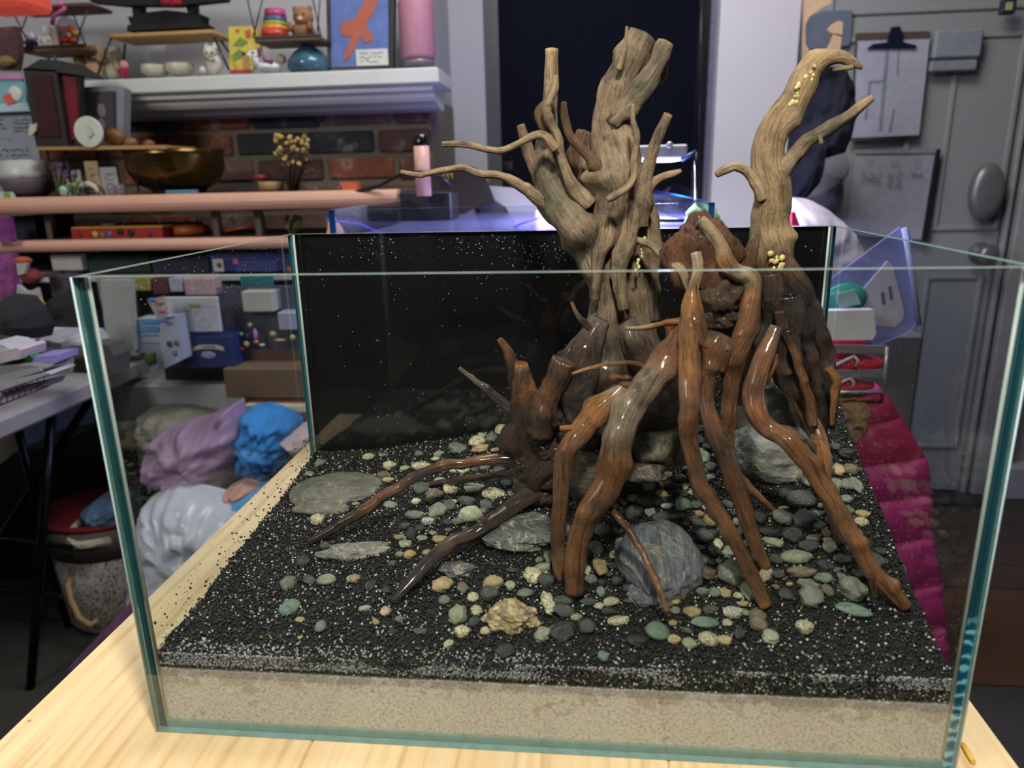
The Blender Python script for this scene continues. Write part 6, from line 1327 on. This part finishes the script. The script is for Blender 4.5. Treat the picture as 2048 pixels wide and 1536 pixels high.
for i, pts in enumerate(([(655, 440, 1.4), (720, 448, 1.5), (770, 470, 1.5)], [(1000, 470, 1.4), (1040, 448, 1.4), (1090, 432, 1.45), (1120, 425, 1.5)])):
    rod(None, 'air_hose', pts, 1.45, 2.2, (110, 90, 220), label=('purple lit hose at the left inside the second tank', 'purple lit hose bending in the middle of the second tank')[i], cat='hose', group='hoses in the second tank')
tag(blob((P(670, 455, 1.5)[0], P(670, 455, 1.5)[1], .215), (.03, .02, .125), 3, .3, 2, 3).build('tank_ornament', mat((220, 170, 130), 0.6)), 'peach coloured ornament at the left of the second tank', 'ornament')
lf = empty('tank_light', tuple(P(1260, 320, 1.5)), 'grey slab aquarium light glowing white blue over the second tank', 'lamp')
a, b_ = P(1140, 322, 1.45), P(1376, 288, 1.45)
MB().box((a[0], a[1], a[2]), (b_[0], a[1] + .22, b_[2]), 0, .003).build('housing', mat((150, 152, 148), 0.45, 0.3), lf)
LED = NT('led_panel'); e = LED.n('ShaderNodeEmission'); e.inputs[0].default_value = (0.72, 0.74, 1.0, 1); e.inputs[1].default_value = 14; LED.l(e.outputs[0], LED.out.inputs[0])
MB().box((a[0] + .006, a[1] + .006, a[2] - .003), (b_[0] - .006, a[1] + .214, a[2] - .0005)).build('led_panel', LED.m, lf)
q = P(1339, 290, 1.449); MB().lathe((q[0], q[1], q[2]), [(.006, 0), (.006, .002), (.003, .0025)], 16, 0, 1, 1, 'y').build('screw', mat((200, 200, 200), 0.3, .6), lf)
rod(lf, 'bracket', [(1362, 320), (1392, 303)], 1.44, 4, (80, 100, 140), 0.3, .6)
# slanting emissive strip beside the lamp
quadprism([(1142, 330), (1164, 326), (1218, 424), (1196, 428)], 1.52, .004).build('slanting_strip', LED.m, lf)
rod(None, 'lamp_hanger', [(1392, 303, 1.44), (1393, 340, 1.44), (1393, 380, 1.42), (1393, 440, 1.38), (1360, 441, 1.38), (1290, 441, 1.38)], 1.42, 4, (22, 22, 26), 0.25, .5, label='bent black rod holding the tank light', cat='rod')
rod(None, 'lamp_hanger', [(1403, -10, 1.9), (1401, 150, 1.9), (1397, 310, 1.9)], 1.9, 2, (24, 24, 28), .3, .5, label='thin black pole before the window frame', cat='rod')
lp = light('tank_light_glow', 'AREA', ((a[0] + b_[0]) / 2, a[1] + .1, a[2] - .01), ((a[0] + b_[0]) / 2, a[1] + .1, 0.0), 14, (0.62, 0.60, 1.0), 0.2)
lp2 = light('tank_light_spill', 'POINT', (0.46, 1.05, 0.30), (0, 0, 0), 3.8, (0.62, 0.59, 1.0), 0.03)

# ---------------------------------------------------------------- door side
cl = empty('clipboard', tuple(P(1780, 280, 2.44)), 'clipboard with a ruled paper hanging on the door by a black clip', 'clipboard')
quadprism([(1700, 283), (1712, 68), (1716, 66), (1858, 62), (1862, 66), (1834, 272)], 2.46, .006).build('board', mat((84, 70, 66), 0.6), cl)
quadprism([(1704, 276), (1716, 82), (1860, 78), (1838, 270)], 2.456, .002).build('paper', mat((172, 174, 190), 0.7), cl)
quadprism([(1736, 96), (1746, 88), (1776, 84), (1780, 66), (1784, 54), (1800, 52), (1806, 66), (1806, 84), (1832, 90), (1834, 95)], 2.445, .01).build('clip', mat((34, 40, 66), 0.3, .4), cl)
for q in ([(1772, 98), (1779, 98), (1764, 262), (1757, 262)], [(1796, 98), (1799, 98), (1797, 150), (1793, 150)], [(1737, 162), (1768, 160), (1768, 164), (1737, 166)], [(1738, 166), (1742, 166), (1734, 240), (1728, 240)], [(1786, 218), (1790, 218), (1783, 264), (1776, 264)]):
    quadprism(q, 2.4545, .001).build('printed_line', mat((132, 136, 150), 0.7), cl)
wbd = empty('whiteboard', tuple(P(1780, 490, 2.44)), 'small whiteboard with three columns of handwriting on the door', 'whiteboard')
quadprism([(1692, 470), (1712, 300), (1882, 298), (1846, 480)], 2.46, .008).build('board', mat((160, 162, 172), 0.5), wbd)
quadprism([(1874, 298), (1882, 298), (1852, 482), (1844, 482)], 2.452, .01).build('black_edge', mat((26, 28, 36), 0.5), wbd)
quadprism([(1712, 300), (1882, 298), (1878, 306), (1711, 308)], 2.455, .004).build('top_rail', mat((140, 142, 148), 0.5), wbd)
for i, (x, y, w_, s_) in enumerate(((1743, 322, 16, 'M'), (1793, 322, 26, 'Lunch'), (1834, 322, 18, 'Dinner'))): scrib(wbd, x - w_ / 2, y - 6, x + w_ / 2, y + 14, 2.453, 2, (90, 92, 110), .0007, i + 20)
scrib(wbd, 1724, 344, 1766, 368, 2.453, 3, (50, 52, 70), .0009, 31); scrib(wbd, 1774, 342, 1810, 378, 2.453, 5, (56, 58, 78), .0009, 32); scrib(wbd, 1820, 342, 1856, 356, 2.453, 2, (50, 52, 70), .0009, 33)
gbx = B('wall_box', 'translucent grey plastic box on the door beside the clipboard', 'box', 1870, 58, 1966, 116, 2.44, .03, (142, 148, 158), rough=.3, bev=.006)
sub(gbx, 'lower_lip', 1862, 120, 1955, 142, 2.445, .02, (136, 140, 148), bev=.004)
sw = B('door_sensor', 'dark square sensor with a pale yellow centre at the door top', 'sensor', 2004, -4, 2034, 28, 2.42, .02, (30, 40, 56), bev=.004)
sub(sw, 'centre', 2012, 4, 2026, 20, 2.418, .004, (176, 176, 120))
dg = empty('wooden_hook', tuple(P(1640, 60, 1.95)), 'light wooden over door hook beside the white wall', 'hook')
m = MB(); L_ = [(1606, 160), (1610, -20), (1675, -20), (1660, 8), (1640, 18), (1618, 34), (1611, 50), (1611, 88), (1618, 100), (1630, 107), (1645, 106), (1656, 98), (1664, 84), (1668, 66), (1660, 64), (1657, 58), (1668, 46), (1678, 41), (1686, 44), (1684, 78), (1680, 104), (1640, 120), (1618, 170)]
# concave outline: build as fans of convex pieces
for q in ([(1606, 170), (1610, -20), (1618, 34), (1611, 50), (1611, 88), (1618, 170)], [(1610, -20), (1675, -20), (1660, 8), (1640, 18), (1618, 34)], [(1611, 88), (1618, 100), (1630, 107), (1645, 106), (1656, 98), (1668, 110), (1640, 125), (1612, 140)], [(1656, 98), (1664, 84), (1668, 66), (1684, 70), (1680, 104), (1668, 112)], [(1668, 68), (1660, 64), (1657, 58), (1668, 46), (1678, 41), (1686, 44), (1684, 74)]):
    ps = [P(x, y, 1.95) for x, y in q]; m.prism([(p[0], p[2]) for p in ps], ps[0][1], ps[0][1] + .018)
m.build('hook', mat((196, 164, 128), 0.6), dg)
tag(quadprism([(1612, 34), (1648, 22), (1705, 20), (1700, 90), (1610, 100)], 2.47, .02).build('notice_board', mat((104, 112, 128), 0.5)), 'grey blue panel seen behind the wooden hook', 'panel')
cloth('dark_coat', 'dark navy coat hanging from the wooden hook', [(1590, 410), (1586, 300), (1596, 200), (1620, 140), (1660, 126), (1700, 130), (1722, 165), (1724, 220), (1712, 270), (1700, 305), (1650, 320), (1645, 370), (1610, 410)], 1.98, .05, (26, 28, 44), 3, .012, 9, cat='coat')
cloth('grey_bag', 'grey cloth bag hanging under the dark coat', [(1640, 330), (1690, 312), (1722, 290), (1722, 320), (1704, 345), (1690, 370), (1700, 440), (1660, 440), (1630, 405)], 2.20, .27, (112, 112, 118), 5, .008, 12, cat='bag')
# the pile at the right of the tank
rk_x = P(1700, 700, 1.25)
cloth('pale_quilt', 'puffy pale lilac quilt heaped behind the tank corner', [(1588, 410), (1620, 398), (1660, 402), (1700, 425), (1750, 470), (1790, 540), (1790, 660), (1600, 690), (1560, 640), (1560, 460)], 1.42, .16, (196, 186, 204), 6, .014, 9, cat='quilt')
q0, q1 = P(1575, 690, 1.50), P(1790, 650, 1.60)
tag(MB().box((q0[0], q0[1] - .04, FZ), (q1[0], q1[1] + .04, q0[2] + .03), 0, .006).build('storage_bench', mat((120, 118, 122), 0.7)), 'plain grey bench under the pale quilt behind the tank', 'bench')
tag(quadprism([(1584, 426), (1590, 424), (1600, 452), (1584, 452)], 1.40, .02).build('red_tab', mat((196, 40, 80), 0.6)), 'small red triangle of cloth at the quilt edge', 'cloth')
bg = empty('clear_mailer_bag', tuple(P(1750, 680, 1.24)), 'clear plastic mailer bag with a white label card', 'bag')
quadprism([(1654, 690), (1660, 560), (1740, 500), (1800, 455), (1822, 462), (1832, 560), (1838, 640), (1820, 665), (1760, 690)], 1.24, .006).build('plastic', mat((150, 160, 220), 0.2, alpha=.45), bg)
rod(bg, 'zip_edge', [(1808, 456), (1826, 560), (1838, 650)], 1.235, 5, (168, 180, 226), .2)
quadprism([(1716, 590), (1775, 522), (1785, 530), (1808, 622), (1806, 640), (1790, 655), (1740, 650), (1700, 640)], 1.236, .003).build('label_card', mat((206, 202, 222), 0.6), bg)
for q in ([(1762, 586), (1768, 584), (1771, 608), (1765, 609)], [(1777, 574), (1782, 572), (1786, 598), (1780, 600)]): quadprism(q, 1.2345, .001).build('print_mark', mat((110, 106, 150), 0.7), bg)
tn = empty('round_green_tin', tuple(P(1697, 622, 1.22)), 'round green tin with a pearly lid in front of the quilt', 'tin')
p = P(1697, 598, 1.225); MB().lathe((p[0], p[1] + .02, p[2]), [(.031, 0), (.033, .008), (.031, .014), (0, .015)], 32, 0, 1, .75, 'y').build('tin', mat((60, 160, 150), 0.3), tn)
quadprism([(1672, 590), (1710, 578), (1722, 608), (1680, 616)], 1.202, .002).build('pearly_label', mat((180, 210, 220), 0.2, .2, 0.3, 120), tn)
wc = quadprism([(1645, 680), (1648, 622), (1748, 620), (1752, 668), (1745, 680)], 1.19, .02).build('white_card', mat((222, 220, 228), 0.6)); tag(wc, 'blank white card box below the green tin', 'card')
rk = empty('silver_rack', tuple(P(1710, 785, 1.18)), 'silver wire rack holding two red wrapped presents', 'rack')
for q in ([(1640, 690), (1776, 692), (1776, 706), (1640, 706)], [(1640, 742), (1768, 740), (1768, 754), (1640, 756)]): quadprism(q, 1.18, .006).build('flat_bar', mat((166, 160, 176), 0.35, .5), rk)
for pts in ([(1774, 694), (1768, 784)], [(1640, 784), (1768, 784)]): rod(rk, 'frame_wire', pts, 1.18, 3.5, (190, 190, 206), .3, .5)
for i, (x, y, w_, h_) in enumerate(((1700, 724, 130, 34), (1692, 768, 110, 26), (1685, 686, 96, 18))):
    pr = soft('wrapped_present', ('red foil present with a white ribbon, upper in the silver rack', 'red present with a white ribbon, lower in the silver rack', 'flat red packet on top of the silver rack')[i], 'present', x, y, w_, h_, 1.19, .06, (206, 36, 56), i + 2, .1, 1.4, .05, .25, group='red presents in the rack')
    if i < 2: rod(pr, 'ribbon', [(x - 35, y + 10, 1.185), (x - 5, y - 6, 1.182), (x + 8, y - 12, 1.182), (x + 16, y - 4, 1.182), (x + 12, y + 8, 1.184)], 1.185, 3, (214, 206, 226), .3)
cloth('kraft_parcel', 'crumpled brown kraft paper parcel under the silver rack', [(1682, 800), (1700, 790), (1740, 790), (1756, 820), (1752, 870), (1730, 900), (1700, 912), (1686, 880)], 1.2, .06, (168, 132, 96), 3, .008, 20, cat='parcel')
PF = dict(rough=.55)
ja = empty('magenta_puffer_jacket', tuple(P(1800, 1340, 1.15)), 'magenta quilted puffer coat hanging down beside the tank', 'coat')
ys = [790, 850, 930, 1005, 1090, 1185, 1270, 1345]
Lf = [1700, 1690, 1680, 1690, 1710, 1740, 1790, 1860]; Rt = [1768, 1806, 1856, 1862, 1868, 1884, 1892, 1900]
for i in range(7):
    y0, y1 = ys[i], ys[i + 1] + 4; n = 10; q = []
    t_ = np.linspace(0, 1, n)
    v = []; f = []; nr, nc = 9, 17; dd = 1.22 - .012 * i
    for a_ in range(nr):
        for c_ in range(nc):
            u, vv = c_ / (nc - 1), a_ / (nr - 1); x = (Lf[i] + (Lf[i + 1] - Lf[i]) * vv) * (1 - u) + (Rt[i] + (Rt[i + 1] - Rt[i]) * vv) * u; y = y0 + (y1 - y0) * vv - 22 * u + 11
            pz = P(x, y, dd); puff = .013 * (math.sin(math.pi * vv) ** .6) * (math.sin(math.pi * min(1, max(0, u * .94 + .03))) ** .5) + .008 * noise.noise(Vector((x * .03, y * .05, i)))
            v.append((pz[0], pz[1] - puff, pz[2]))
    f = [(a_ * nc + c_, a_ * nc + c_ + 1, (a_ + 1) * nc + c_ + 1, (a_ + 1) * nc + c_) for a_ in range(nr - 1) for c_ in range(nc - 1)]
    k = len(v); v += [(q_[0], P(1800, 1000, dd)[1] + .05, q_[2]) for q_ in v]
    f += [(k + b2, k + a2, k + c2, k + d2) for a2, b2, c2, d2 in []]
    f += [(a_ * nc + c_ + k, (a_ + 1) * nc + c_ + k, (a_ + 1) * nc + c_ + 1 + k, a_ * nc + c_ + 1 + k) for a_ in range(nr - 1) for c_ in range(nc - 1)]
    ed = [c_ for c_ in range(nc)] + [a_ * nc + nc - 1 for a_ in range(1, nr)] + [(nr - 1) * nc + c_ for c_ in range(nc - 2, -1, -1)] + [a_ * nc for a_ in range(nr - 2, 0, -1)]
    f += [(ed[j], ed[j] + k, ed[(j + 1) % len(ed)] + k, ed[(j + 1) % len(ed)]) for j in range(len(ed))]
    MB().add(v, f, 0, True).build('quilted_section', mat((176, 40, 118) if i > 1 else (180, 40, 92), .55, 0, .12, 18, .002), ja)
cloth('grey_fur_trim', 'pale grey fluffy cloth between the coat and the tank', [(1765, 1085), (1800, 1110), (1824, 1150), (1822, 1190), (1800, 1170), (1775, 1120)], 1.0, .03, (170, 164, 176), 3, .006, 30)
blk = quadprism([(1986, 1472), (2060, 1560), (2080, 1600), (2030, 1600)], .62, .02)
tag(MB().box((0.68, -0.05, -0.30), (0.86, 0.03, -0.26), 0, .01).build('blue_cushion', mat((46, 66, 190), .8)), 'blue object peeking past the pine table corner', 'cushion')
for o in bpy.data.objects:
    if '_w' in o.keys(): del o['_w']
